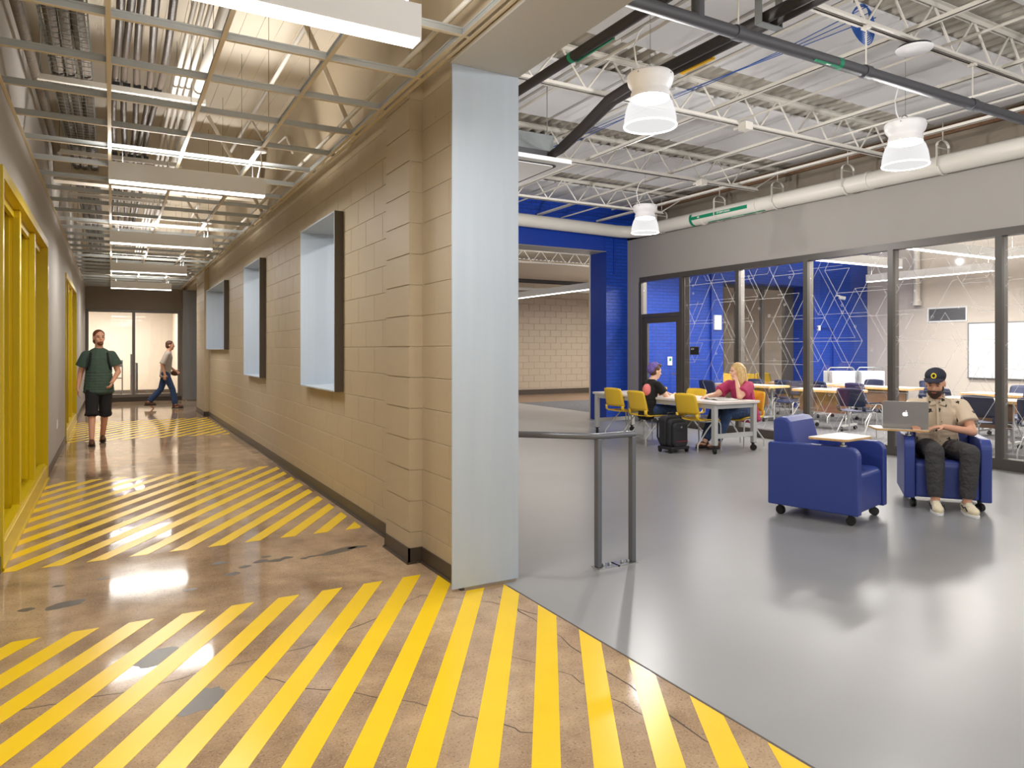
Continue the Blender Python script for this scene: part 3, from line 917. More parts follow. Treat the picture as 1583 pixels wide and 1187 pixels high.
high_bay((6.11, 3.78, 3.03), 'white high-bay lamp at the right, in front of the wall drain pipe')
high_bay((6.46, 7.72, 3.03), 'farthest visible white high-bay lamp, near the blue wall')
high_bay((3.5, 8.0, 3.03), 'white high-bay lamp hidden behind the steel wall end')
high_bay((3.42, .3, 3.03), 'white high-bay lamp of the lounge beside the viewpoint')
high_bay((6.3, .3, 3.03), 'white high-bay lamp of the lounge to the right of the viewpoint')

# ---- open web steel joists
def joist(y, x0, x1, phase, label, xe=9.34):
    t = thing('roof_joist', label, 'joist', (0, y, 0), 0, 'open web roof joists')
    for s in (-1, 1):
        MB().box(x0, xe, s*.012, s*.05, 4.232, 4.238).build('top_chord', m_white_steel, t)
        MB().box(x0, xe, s*.012, s*.018, 4.195, 4.238).build('top_chord_leg', m_white_steel, t)
        MB().box(x0, x1, s*.012, s*.045, 3.846, 3.852).build('bottom_chord', m_white_steel, t)
        MB().box(x0, x1, s*.012, s*.018, 3.846, 3.888).build('bottom_chord_leg', m_white_steel, t)
    p = .586; k = math.ceil((x0-phase)/p)
    xa = phase+k*p
    while xa < x1+.15:
        if xa-p/2 >= x0: MB().tube([(xa-p/2, 0, 3.868), (xa-.012, 0, 4.212)], .0105, 7).build('web_rod', m_white_steel, t)
        if xa+p/2 <= x1+.02: MB().tube([(xa+.012, 0, 4.212), (xa+p/2, 0, 3.868)], .0105, 7).build('web_rod', m_white_steel, t)
        xa += p
    MB().tube([(x1-.05, 0, 3.868), (xe-.14, 0, 4.212)], .0105, 7).build('web_rod', m_white_steel, t)
    return t
JL = ['white steel roof joist beside the viewpoint', 'nearest white steel roof joist, above the dark grey pipe', 'second white steel roof joist, behind the nearest lamp', 'third white steel roof joist from the camera',
      'farthest white steel roof joist, next to the blue wall']
for yy, ph, lb in zip(JY, (5.85, 5.85, 6.566, 6.635, 6.5), JL):
    joist(yy, XJ, 8.64, ph, lb)

for yy, lb in ((13.0,'cream joist just behind the blue wall, nearest of the passage joists'),(15.1,'cream joist over the passage, second behind the blue wall'),(17.2,'cream joist over the passage, farthest behind the blue wall')):
    joist(yy, 5.5, 15.6, 6.5, lb, 16.3)
# ---- conduits, bridging and cables under the lounge roof (run along Y)
def run(name, x, z, y0, y1, r, mat, label, cat, n=8, group=None):
    return tag(MB().tube([(x, y0, z), (x, y1, z)], r, n).build(name, mat, smooth=60), label, cat, group)
run('conduit', 4.07, 4.16, .5, 11.3, .016, m_white_steel, 'pale conduit under the roof passing above the nearest lamp', 'conduit', group='roof conduits')
run('conduit', 5.98, 3.905, .5, 11.3, .013, m_white_steel, 'pale conduit resting on the joists with a junction box on it', 'conduit', group='roof conduits')
run('conduit', 7.42, 3.905, .5, 11.3, .013, m_white_steel, 'pale conduit with a white junction box near the farthest lamp', 'conduit', group='roof conduits')
for xx, lb in ((5.47, 'white steel bridging bar left of the junction box conduit'), (6.9, 'white steel bridging bar over the blue armchairs'), (8.25, 'white steel bridging bar nearest the glazed wall')):
    tag(MB().box(xx-.018, xx+.018, .5, 11.3, 3.892, 3.897).box(xx-.018, xx-.013, .5, 11.3, 3.892, 3.93).build('bridging_bar', m_white_steel), lb, 'steel bar', 'joist bridging bars')
for xx, lb in ((3.0, 'white steel upper bridging bar beside the grey soffit'), (5.1, 'white steel upper bridging bar over the middle of the lounge'), (8.62, 'white steel upper bridging bar by the upper wall')):
    tag(MB().box(xx-.016, xx+.016, .5, 11.3, 4.185, 4.19).box(xx-.016, xx-.011, .5, 11.3, 4.16, 4.19).build('bridging_bar', m_white_steel), lb, 'steel bar', 'joist bridging bars')
def jbox(x, y, z, label):
    t = thing('junction_box', label, 'junction box', (x, y, z), 0, 'roof junction boxes')
    MB().box(-.055, .055, -.055, .055, -.055, .03).build('box', m_white_steel, t, bevel=.003)
    MB().box(.055, .07, -.04, .04, -.045, .02).build('cover', m_white, t)
    MB().tube([(0,.055,0),(0,.16,0)], .018, 8).build('connector', m_white_steel, t)
jbox(5.98, 5.48, 3.83, 'white junction box under the second roof joist'); jbox(7.42, 7.62, 3.83, 'white junction box under the third roof joist')
for k, (xx, zz) in enumerate(((5.02, 4.02), (5.05, 4.03), (5.10, 4.0))):
    pts = [(xx+.02*math.sin(j*1.3+k), 3.4+j*.8, zz-.05*math.sin(j*.7+k)) for j in range(10)]
    tag(MB().tube(pts, .004, 5).build('data_cable', m_cable, smooth=60), ('upper', 'middle', 'lowest')[k]+' of three blue data cables strung under the roof panels', 'cable', 'blue data cables')
coil = MB()
for k in range(7):
    pts = []
    for j in range(25):
        t = 2*math.pi*j/24
        pts.append((5.02+.02*k-.05+(.10+.008*k)*math.cos(t), 3.42+.012*k, 3.93+(.10+.007*k)*math.sin(t)+.02*math.sin(2*t)))
    coil.tube(pts, .005, 5, False)
tag(coil.build('cable_coil', m_cable, smooth=60), 'coiled loop of blue data cable hung on the nearest joist', 'cable')
ap = thing('access_point', 'white disc shaped wireless access point under the nearest joist', 'access point', (5.55, 3.36, 3.79))
MB().lathe([(0,-.03),(.09,-.028),(.13,-.012),(.135,.0),(0,.0)], 28).build('cover', m_white, ap, smooth=50)
MB().lathe([(0,.0),(.12,.0),(.12,.02),(0,.02)], 28).build('mount', m_black_pl, ap)

# ---- dark wrapped pipe under the nearest joist, with hangers and a green label
t = thing('wrapped_pipe', 'dark grey wrapped pipe crossing the lounge overhead with a green label', 'pipe', (0, 3.38, 3.50))
MB().tube([(2.2,0,0),(9.3,0,0)], .042, 14).build('pipe_run', m_dark_pipe, t, smooth=60)
MB().tube([(3.26,0,.0),(3.26,0,.7)], .042, 14).build('riser', m_dark_pipe, t, smooth=60)
for xx in (3.62, 4.97, 6.42, 8.0):
    MB().tube([(xx-.035,0,0),(xx+.035,0,0)], .05, 14).build('coupling', m_dark_pipe, t, smooth=60)
    rd = MB().tube([(xx,0,.04),(xx,0,.35)], .006, 6).build('hanger_rod', m_white_steel, t)
    MB().box(xx-.02, xx+.02, -.03, .03, .325, .36).build('clamp', m_white_steel, rd)
MB().tube([(4.62,0,0),(4.66,0,0)], .0435, 14).build('label_band', m_green, t, smooth=60)
lb_ = MB().box(4.36, 4.62, -.034, -.012, -.0425, -.034).build('label_strip', m_green, t)
tm = text_mesh('VENT', .02); o = obj('lettering', tm, m_letter, lb_); o.location = (4.5, -.024, -.0432); o.rotation_euler = (R(180), 0, 0)

# ---- black insulated lines
run('insulated_pipe', 3.15, 3.70, .3, 5.95, .04, m_black_ins, 'single black foam insulated pipe with green label beside the soffit', 'pipe', 12)
g_ = bpy.data.objects['insulated_pipe']
MB().tube([(3.15,4.62,3.70),(3.15,4.66,3.70)], .0415, 12).build('label_band', m_green, g_, smooth=60)
MB().box(3.175, 3.19, 4.15, 4.62, 3.66, 3.685).build('label_strip', m_green, g_)
MB().tube([(3.15,5.5,3.70),(3.15,5.5,3.85)], .006, 6).build('hanger_rod', m_white_steel, g_)
t = thing('insulated_lines', 'pair of black insulated lines bending down to the ceiling air unit', 'pipe', (0,0,0))
for k, dx in enumerate((0, .085)):
    q = [(3.86+dx,.3,3.65),(3.86+dx,3.0,3.65),(3.85+dx,4.85,3.65),(3.85+dx*.8,5.1,3.63),(3.87+dx*.5,5.55,3.50),(3.88+dx*.4,5.95,3.40),(3.9,6.12,3.385)]
    MB().tube(q, .04, 12).build('foam_sleeve', m_black_ins, t, smooth=60)
MB().box(3.96, 3.985, 3.95, 4.3, 3.602, 3.62).build('label_strip', m_amber, t)
MB().box(3.80, 4.0, 3.34, 3.40, 3.60, 3.606).build('strap', m_galv, t)
for xx in (3.80, 4.0):
    MB().box(xx-.003, xx+.003, 3.34, 3.40, 3.60, 3.86).build('strap_side', m_galv, t)
MB().tube([(3.95,4.9,3.55),(3.95,4.9,3.86)], .006, 6).build('hanger_rod', m_white_steel, t)

# ---- ceiling cassette air unit
t = thing('air_cassette', 'ceiling air conditioning cassette with white grille beside the steel wall end', 'air unit', (3.55, 6.68, 3.30))
MB().box(-.42, .40, -.52, .52, .06, .30).build('casing', m_galv, t, bevel=.004)
MB().box(-.41, .41, -.53, .53, .05, .13).build('insulation_band', m_dark_pipe, t)
MB().prism(rrect(-.56, .56, -.63, .63, .02), 0, .045).build('panel', m_white, t, bevel=.006)
MB().prism(rrect(-.46, .46, -.53, .53, .08), -.006, .0).build('louver_slot', m_black_pl, t)
MB().prism(rrect(-.43, .43, -.50, .50, .06), -.012, -.004).build('grille', m_white, t)
for k in range(3):
    MB().box(.401, .404, -.4+.3*k, -.38+.3*k, .16, .27).build('seam', m_dark_pipe, t)
for sx in (-1, 1):
    for sy in (-1, 1):
        MB().tube([(sx*.36, sy*.46, .3),(sx*.36, sy*.46, .93)], .005, 5).build('threaded_rod', m_galv, t)

# ---- white storm drain along the glazed wall and across the blue wall
t = thing('storm_drain', 'large cream drain pipe running along the top of the glazed wall', 'pipe', (0,0,0))
q = [(8.93,-2.4,3.665),(8.93,10.6,3.70),(8.90,10.85,3.70),(8.80,11.05,3.71),(8.6,11.13,3.72),(8.3,11.15,3.73),(2.2,11.15,3.82)]
MB().tube(q, .118, 20).build('pipe_run', m_white_steel, t, smooth=60)
for yy in (10.2, 8.75, 7.55, 6.35, 5.05, 2.6):
    hz = 3.67+.0027*yy
    ring = [(8.93+.155*math.cos(R(a)), yy, hz+.02+.19*math.sin(R(a))) for a in range(-200, 21, 20)]
    MB().tube([(8.93,yy,hz+.3),(8.93,yy,4.2)], .007, 6).build('hanger_rod', m_white_steel, t)
    hg = MB()
    for k in range(25):
        pass
    pts = [(8.93+.128*math.cos(R(a)), yy, hz+.128*math.sin(R(a))) for a in range(180, 361, 15)]
    pts = [(8.802,yy,hz+.22)]+pts+[(9.058,yy,hz+.22)]
    for a, b in zip(pts[:-1], pts[1:]): hg.bar(a, b, .035, .005, up=(0,1,0) if False else (0,0,1))
    arc = [(8.93+.128*math.cos(R(a)), yy, hz+.22+.08*math.sin(R(a))) for a in range(180, -1, -20)]
    for a, b in zip(arc[:-1], arc[1:]): hg.bar(a, b, .03, .005)
    hg.bar((8.79,yy,hz+.2),(9.07,yy,hz+.2), .01, .01)
    hg.build('clevis_hanger', m_white_steel, t)
for yy in (9.1, 7.9, 6.0):
    MB().tube([(8.93,yy,3.69),(8.93,yy+.05,3.69)], .126, 20).build('coupling', m_white_steel, t, smooth=60)
MB().tube([(8.93,9.30,3.694),(8.93,9.36,3.694)], .1195, 20).build('label_band', m_green, t, smooth=60)
ls = MB().box(8.806, 8.815, 8.05, 9.3, 3.66, 3.715).build('label_strip', m_green, t)
tm = text_mesh('STORM DRAIN', .045); o = obj('lettering', tm, m_letter, ls); o.location = (8.805, 8.55, 3.6875); o.rotation_euler = (R(90), 0, R(-90))
ls = MB().box(8.86, 8.90, 7.75, 8.95, 3.575, 3.583).build('label_strip', m_green, t)
tm = text_mesh('STORM DRAIN', .04); o = obj('lettering', tm, m_letter, ls); o.location = (8.88, 8.3, 3.574); o.rotation_euler = (R(180), 0, R(-90))

tag(MB().tube([(3.0,18.2,3.45),(17.0,18.2,3.45)], .06, 10).build('passage_pipe', m_black_ins, smooth=60), 'dark pipe crossing high behind the blue portal', 'pipe')
for k_ in range(5): MB().tube([(4+3*k_,18.2,3.5),(4+3*k_,18.2,DECK+.02)], .007, 6).build('hanger_rod', m_white_steel, bpy.data.objects['passage_pipe'])
tag(MB().tube([(3.0,18.6,3.25),(17.0,18.6,3.25)], .05, 10).build('passage_pipe', m_white_steel, smooth=60), 'cream pipe crossing high behind the blue portal', 'pipe')
for k_ in range(5): MB().tube([(4.4+3*k_,18.6,3.29),(4.4+3*k_,18.6,DECK+.02)], .007, 6).build('hanger_rod', m_white_steel, bpy.data.objects['passage_pipe.001'])
# ================================================================== CORRIDOR GRID AND PLENUM
tee = bpy.data.objects.new('ceiling_grid', None); COL.objects.link(tee); tag(tee, 'open suspended ceiling grid of galvanised tees without tiles over the corridor', 'ceiling grid')
tee.location = (0, 0, GRID)
def tee_mesh(name):
    m = MB(); m.mi = 0
    m.box(-.0015, .0015, 0, 1, .002, .04); m.box(-.005, .005, 0, 1, .036, .046)
    m.mi = 1
    m.box(-.0125, .0125, 0, 1, 0, .002)
    me = m.mesh(name); me.materials.append(m_tbar); me.materials.append(m_tface)
    return me
tm_ = tee_mesh('tee')
def put_tee(name, x, y, ln, along_y=True):
    o = bpy.data.objects.new(name, tm_); COL.objects.link(o); o.parent = tee
    o.location = (x, y, 0 if along_y else .0015); o.scale = (1, ln, 1)
    o.rotation_euler = (0, 0, 0 if along_y else R(-90))
MAINS = (-.016, .525, 1.09, 1.64)
for xx in MAINS: put_tee('main_runner', xx, YB, 22-YB)
MB().box(XL, XL+.022, YB, 22, 0, .002).box(XL, XL+.002, YB, 22, 0, .03).build('wall_angle', m_tface, tee)
MB().box(1.675, 1.70, YB, 22, 0, .002).box(1.698, 1.70, YB, 22, 0, .03).build('wall_angle', m_tface, tee)
yy = 4.131-.674*9
while yy < 21.9:
    if yy > YB:
        for a, b in zip((XL,)+MAINS[:-1], MAINS): put_tee('cross_tee', a+.002, yy, b-a-.004, False)
        put_tee('cross_tee', MAINS[-1], yy, .05, False)
    yy += .674
for k in range(16):
    yy = .5+k*1.35
    for xx in MAINS[:3]:
        MB().tube([(xx, yy, .04), (xx, yy, DECK-GRID)], .0018, 4).build('hanger_wire', m_dark_pipe, tee)

# wire basket with wrapped duct
t = thing('wire_cable_basket', 'wire mesh cable basket carrying wrapped ducts above the corridor grid', 'cable basket', (-.285, 0, 3.62))
m = MB()
for k in range(6): 
    xx = -.14+.056*k
    m.box(xx-.002, xx+.002, -2, 21, -.002, .002)
for sx in (-1, 1):
    for zz in (.05, .1): m.box(sx*.142-.002, sx*.142+.002, -2, 21, zz-.002, zz+.002)
k = -2.0
while k < 21:
    m.box(-.142, .142, k-.002, k+.002, -.004, 0)
    for sx in (-1, 1): m.box(sx*.142-.002, sx*.142+.002, k-.002, k+.002, 0, .1)
    k += .1
o = m.build('wire_mesh', m_galv, t); o['kind'] = 'stuff'
for k, xx in enumerate((-.09, .0, .09)):
    pts = [(xx+.012*math.sin(j*.9+k*2), -2+j*.5, .055+.008*math.sin(j*1.7+k)) for j in range(47)]
    MB().tube(pts, .045, 8).build('wrapped_duct', m_duct_ins, t, smooth=60)
# black hoses
for k in range(5):
    pts = [(.03+.078*k+.02*math.sin(j*.55+k*1.3), -2+j*.5, 3.66+.02*math.sin(j*.8+k)) for j in range(40)]
    tag(MB().tube(pts, .026, 8).build('foil_hose', m_silver_hose, smooth=60), '%s of five dark foil hoses above the corridor grid, counted from the left' % ('first','second','third','fourth','fifth')[k], 'hose', 'dark foil hoses')
# pale pipes
for k, (xx, r_) in enumerate(((.48,.018),(.53,.018),(.58,.018),(.67,.045))):
    run('plenum_pipe', xx, 3.70, YB, 21.9, r_, m_white_steel, ('leftmost thin', 'second thin', 'third thin', 'thickest')[k]+' cream pipe running lengthwise above the corridor grid', 'pipe', 10, 'cream pipes above the corridor')
run('plenum_pipe', -.53, 3.60, YB, 9.6, .035, m_duct_ins, 'grey brown pipe along the left wall above the corridor grid', 'pipe', 10)
run('plenum_pipe', 1.35, 3.98, YB, 21.9, .02, m_white_steel, 'cream conduit along the right side above the corridor grid', 'pipe', 10, 'cream pipes above the corridor')
run('plenum_pipe', 1.60, 3.20, YB, 21.9, .016, m_white_steel, 'low cream conduit close to the right wall above the corridor grid', 'pipe', 10, 'cream pipes above the corridor')
# strut trapezes with clamps
for k, yy in enumerate((2.0, 4.4, 6.8, 9.25, 11.7, 14.1, 16.6, 19.0)):
    t = thing('strut_trapeze', '%s slotted white strut trapeze above the corridor grid counted from the camera' % ('first','second','third','fourth','fifth','sixth','seventh','eighth')[k], 'strut', (0, yy, 3.56), 0, 'strut trapezes')
    MB().box(-.52, .72, -.02, .02, 0, .045).build('channel', m_white_steel, t)
    for xx in (-.5, .7): MB().tube([(xx,0,.04),(xx,0,DECK-3.56)], .006, 6).build('threaded_rod', m_galv, t)
    for j in range(5):
        xx = .03+.078*j
        MB().box(xx-.028, xx+.028, -.025, .025, .045, .075).build('clamp', m_black_pl, t)
# cross beams of the corridor roof
for k, (yy, z0) in enumerate(((-.6,3.86),(4.9,3.86),(10.3,3.46),(15.6,3.86),(20.2,3.86))):
    m = MB().box(-2.6, 1.80, yy-.09, yy+.09, z0, z0+.016).box(-2.6, 1.80, yy-.006, yy+.006, z0, DECK).box(-2.6, 1.80, yy-.09, yy+.09, DECK-.03, DECK)
    tag(m.build('roof_beam', m_ceil_tan), ('cream roof beam behind the viewpoint', 'cream steel roof beam over the nearest part of the corridor', 'deep cream roof beam low above the second pendant light', 'cream steel roof beam over the middle of the corridor', 'cream steel roof beam at the far end of the corridor')[k], 'beam', 'corridor roof beams')
for k, (y0, lb) in enumerate(((5.2,'diagonal cream brace against the right wall above the nearest pendant'),(9.2,'diagonal cream brace against the right wall above the second pendant'),(13.5,'diagonal cream brace against the right wall above the third pendant'))):
    tag(MB().tube([(1.0,y0,4.2),(1.74,y0+.6,3.2)], .022, 8).build('brace', m_ceil_tan), lb, 'brace', 'corridor braces')
tag(MB().tube([(1.45,9.0,4.2),(1.46,8.2,3.7),(1.5,7.8,3.55),(1.58,7.6,3.62),(1.6,7.4,3.4)], .012, 6).build('flexible_conduit', m_white_steel, smooth=60), 'curled cream flexible conduit near the right wall above the grid', 'conduit')
# ================================================================== FURNITURE
def caster(parent, x, y, r=.032, rz=0., h=None, mat=m_black):
    """swivel caster part: wheel on the floor, fork above"""
    h = h or r*2.5
    ca, sa = math.cos(rz), math.sin(rz)
    m = MB()
    for sx in (-.011, .011):
        c = Vector((x+sx*ca, y+sx*sa, r)); ax = Vector((ca, sa, 0))
        m.tube([c-ax*.008, c+ax*.008], r, 16)
    o = m.build('caster', mat, parent, smooth=40)
    f = MB()
    f.tube([(x, y, r*1.2), (x-.01*sa, y+.01*ca, h)], [r*.45, r*.5], 8)
    f.box(x-r*.7, x+r*.7, y-r*.7, y+r*.7, h-.006, h)
    f.build('fork', m_black_pl, o)
    return o

# ---- stacking chairs
def make_chair(name, label, shell, group):
    t = thing(name, label, 'chair', (0,0,0), 0, group)
    rows = []
    for j in range(9):
        yy = -.225+.42*j/8
        zz = .425 - (.035*((yy+.16)/.065)**2 if yy < -.16 else 0) + .012*max(0, (yy-.1)/.1)**2
        row = []
        for i in range(9):
            u = -1+2*i/8
            wd = .225 - (.02 if j == 0 else 0)
            row.append((u*wd, yy, zz+.012*u*u-.008*(1-u*u)))
        rows.append(row)
    MB().grid(rows).build('seat', shell, t, smooth=60, solid=.011)
    rows = []
    for j in range(8):
        v = j/7
        zz = .505+.295*v
        row = []
        for i in range(11):
            u = -1+2*i/10
            wd = .222 - .012*v - (.018 if j == 7 else 0)
            yy = .215+.062*v-.035*u*u*(1-.3*v)
            row.append((u*wd, yy, zz - (.012*u*u if j == 7 else 0)))
        rows.append(row)
    b = MB().grid(rows)
    b.build('backrest', shell, t, smooth=60, solid=.011)
    for s in (-1, 1):
        m = MB()
        pr = [(.10,.428),(.17,.43),(.20,.46),(.205,.52)]
        rows = [[(s*(.225-.05*q), p[0]+.01*q, p[1]-.006*q) for q in (0, 1)] for p in pr]
        if s > 0: rows = [r_[::-1] for r_ in rows]
        m.grid(rows); m.build('side_arm', shell, t, smooth=60, solid=.013)
        MB().tube([(s*.195,-.10,.408),(s*.20,.02,.30),(s*.212,.195,.115),(s*.215,.215,.09),(s*.216,.218,0)], .0105, 8).build('leg', m_steel_leg, t, smooth=60)
        MB().tube([(s*.195,.05,.408),(s*.20,-.14,.408),(s*.21,-.195,.395),(s*.213,-.215,.36),(s*.216,-.225,0)], .0105, 8).build('leg', m_steel_leg, t, smooth=60)
    return t
YL = 'yellow chairs at the long table'
c0 = make_chair('stacking_chair', 'yellow chair with its back to the camera, right of the black rolling backpack', m_chair_y, YL)
c0.location = (7.20, 7.46, 0); c0.rotation_euler = (0, 0, face_rot(1, 0))
dup(c0, (7.02, 8.30, 0), face_rot(1, -.06), 'yellow chair occupied by the woman with purple hair', YL)
dup(c0, (7.22, 9.14, 0), face_rot(1, .04), 'yellow empty chair at the far left end of the long table', YL)
dup(c0, (8.05, 7.44, 0), face_rot(-1, -.05), 'yellow chair occupied by the blonde woman', YL)
dup(c0, (7.76, 8.33, 0), face_rot(-1, 0), 'yellow empty chair across the table, left of the blonde woman', YL)
dup(c0, (7.74, 9.20, 0), face_rot(-1, 0), 'yellow empty chair across the table, in front of the door', YL)
NL = 'navy chairs in the classroom'
n0 = make_chair('classroom_chair', 'navy chair behind the glass to the right of the capped man', m_chair_n, NL)
n0.location = (10.30, 5.24, 0); n0.rotation_euler = (0, 0, face_rot(1, 0))
for (x, y, f, lb) in ((10.38,4.60,(1,.1),'navy chair behind the glass at the right picture edge'),(11.7,5.35,(-1,0),'navy chair facing the glass, deep behind the right picture edge'),
        (12.15,8.31,(1,-.1),'navy chair with its back to the glass behind the nearest wood edged table'),(12.2,9.1,(1,-.2),'navy chair left behind the nearest wood edged table'),
        (10.72,10.62,(1,0),'navy chair between the two women seen through the glass'),(11.95,10.45,(1,0),'navy chair behind the blonde woman, left one'),(12.05,9.85,(1,0),'navy chair behind the blonde woman, right one'),
        (13.4,9.1,(-1,0),'navy chair facing the glass in front of the white carts'),(13.3,7.9,(-1,.1),'navy chair facing the glass left of the capped man'),(11.75,6.6,(1,0),'navy chair just behind the head of the capped man'),
        (10.42,7.25,(1,.2),'navy chair just behind the glass, near the laptop'),(11.5,9.4,(-1,0),'navy chair facing the glass under a brown table panel'),(13.3,6.3,(-1,0),'navy chair facing the glass right of the capped man'),
        (14.3,8.2,(1,0),'navy chair far back in the classroom by the beige wall')):
    dup(n0, (x, y, 0), face_rot(*f), lb, NL)
YC = 'yellow chairs beyond the classroom'
for k, (x, y, lb) in enumerate(((13.6,13.0,'yellow chair beyond the classroom opening, left one'),(14.0,12.6,'yellow chair beyond the classroom opening, middle one'),(14.9,12.9,'yellow chair beyond the classroom opening, right one'))):
    dup(c0, (x, y, 0), face_rot(-.3, -1), lb, YC)

# ---- long work table on casters
t = thing('work_table', 'long white work table on casters with two women sitting at it', 'table', (7.44, 8.345, 0))
MB().prism(rrect(-.41, .41, -1.415, 1.415, .012), .668, .70).build('table_top', m_top, t, bevel=.003)
for sx in (-1, 1):
    MB().box(sx*.37-.02, sx*.37+.02, -1.3, 1.3, .605, .667).build('apron', m_steel_leg, t)
    for sy in (-1, 1):
        MB().box(sx*.37-.032, sx*.37+.032, sy*1.33-.032, sy*1.33+.032, .115, .668).build('leg', m_steel_leg, t, bevel=.004)
        caster(t, sx*.37, sy*1.33, .044, .5*sx, .116)
for sy in (-1, 1):
    MB().box(-.34, .34, sy*1.33-.02, sy*1.33+.02, .605, .667).build('apron', m_steel_leg, t)
    MB().box(-.34, .34, sy*1.33-.02, sy*1.33+.02, .205, .265).build('stretcher', m_steel_leg, t)
# open book and papers on it
def open_book(loc, rz, w, h, label):
    t = thing('open_book', label, 'book', loc, rz)
    for s in (-1, 1):
        rows = []
        for i in range(8):
            u = i/7
            zz = .006+.016*math.sin(math.pi*min(1, u*1.15))*(1-u*.5)
            rows.append([(s*u*w/2, -h/2, zz), (s*u*w/2, h/2, zz)])
        if s > 0: rows = [r_[::-1] for r_ in rows]
        MB().grid(rows).build('page_block', m_paper, t, smooth=60, solid=.008)
        MB().box(min(s*.0,s*w/2*1.02), max(s*.0,s*w/2*1.02), -h/2*1.03, h/2*1.03, 0, .002).build('cover', m_navy_cap, t)
        for k in range(5):
            MB().box(s*w/4-w*.17, s*w/4+w*.17, h*.3-k*h*.14, h*.3-k*h*.14+h*.05, .0265, .027).build('print_block', m_frame_l, t)
    return t
open_book((7.50, 7.36, .70), R(80), .46, .30, 'open book lying in front of the blonde woman')
tg = thing('paper_sheets', 'loose white papers in front of the woman with purple hair', 'papers', (7.36, 8.12, .70), R(12))
MB().box(-.15, .15, -.21, .21, 0, .002).build('sheet', m_paper, tg); MB().box(-.10, .17, -.16, .22, .002, .004).build('sheet', m_paper, tg)

# ---- rolling backpack
t = thing('rolling_backpack', 'black wheeled backpack standing on the floor beside the table', 'backpack', (6.74, 7.46, 0), R(2))
def soft_box(x0, x1, y0, y1, z0, z1, r=.06):
    return MB().prism(rrect(x0, x1, z0, z1, r, 6), y0, y1, 'y')
soft_box(-.165, .165, -.02, .12, .07, .50, .07).build('main_compartment', m_bag, t, bevel=.025, seg=3)
soft_box(-.155, .155, -.10, -.01, .07, .46, .07).build('middle_compartment', m_bag, t, bevel=.03, seg=3)
fp = soft_box(-.13, .13, -.155, -.09, .08, .41, .06).build('front_pocket', m_bag, t, bevel=.025, seg=3)
MB().box(-.10, .10, -.160, -.156, .305, .312).build('zip', m_black, fp)
MB().box(-.09, .12, -.160, -.156, .155, .163).build('zip_red', m_bag_red, fp)
MB().box(-.012, .012, -.158, -.155, .34, .365).build('badge', m_chrome, fp)
MB().box(-.17, .17, -.14, .13, .045, .085).build('base_frame', m_black_pl, t, bevel=.01)
MB().tube([(-.05,.06,.49),(-.045,.06,.53),(.045,.06,.53),(.05,.06,.49)], .012, 8).build('top_handle', m_black, t, smooth=60)
for s in (-1, 1):
    MB().tube([(s*.12,.12,.46),(s*.15,.15,.40),(s*.15,.15,.2),(s*.13,.12,.12)], .014, 6).build('shoulder_strap', m_bag, t, smooth=60)
    for yy in (-.10, .10):
        MB().tube([(s*.15-.01,yy,.03),(s*.15+.01,yy,.03)], .03, 14).build('wheel', m_black, t, smooth=40)

# ---- guard rail with two posts
t = thing('guard_rail', 'grey steel pipe guard rail with two flat posts beside the steel wall end', 'railing', (0,0,0))
MB().tube([(3.02,3.718,.845),(2.76,3.718,.845),(2.715,3.725,.845),(2.68,3.755,.845),(2.24,4.16,.845),(2.20,4.22,.845),(2.20,6.4,.845)], .0215, 12).build('handrail', m_rail, t, smooth=50)
for xx in (2.723, 3.001):
    MB().box(xx-.012, xx+.020, 3.70, 3.745, .006, .83).build('post', m_rail, t, bevel=.004)
for xx in (2.723, 2.873):
    bp_ = MB().box(xx-.02, xx+.145, 3.675, 3.765, 0, .006).build('base_plate', m_chrome, t)
    for dx in (.045, .095):
        MB().lathe([(0,.0),(.012,.0),(.012,.008),(.007,.016),(0,.016)], 8, (xx+dx, 3.72, .006)).build('bolt', m_galv, bp_)
for yy in (4.6, 5.9):
    MB().tube([(2.20,yy,.825),(2.20,yy,.78),(2.147,yy,.76)], .008, 6).build('wall_bracket', m_rail, t)

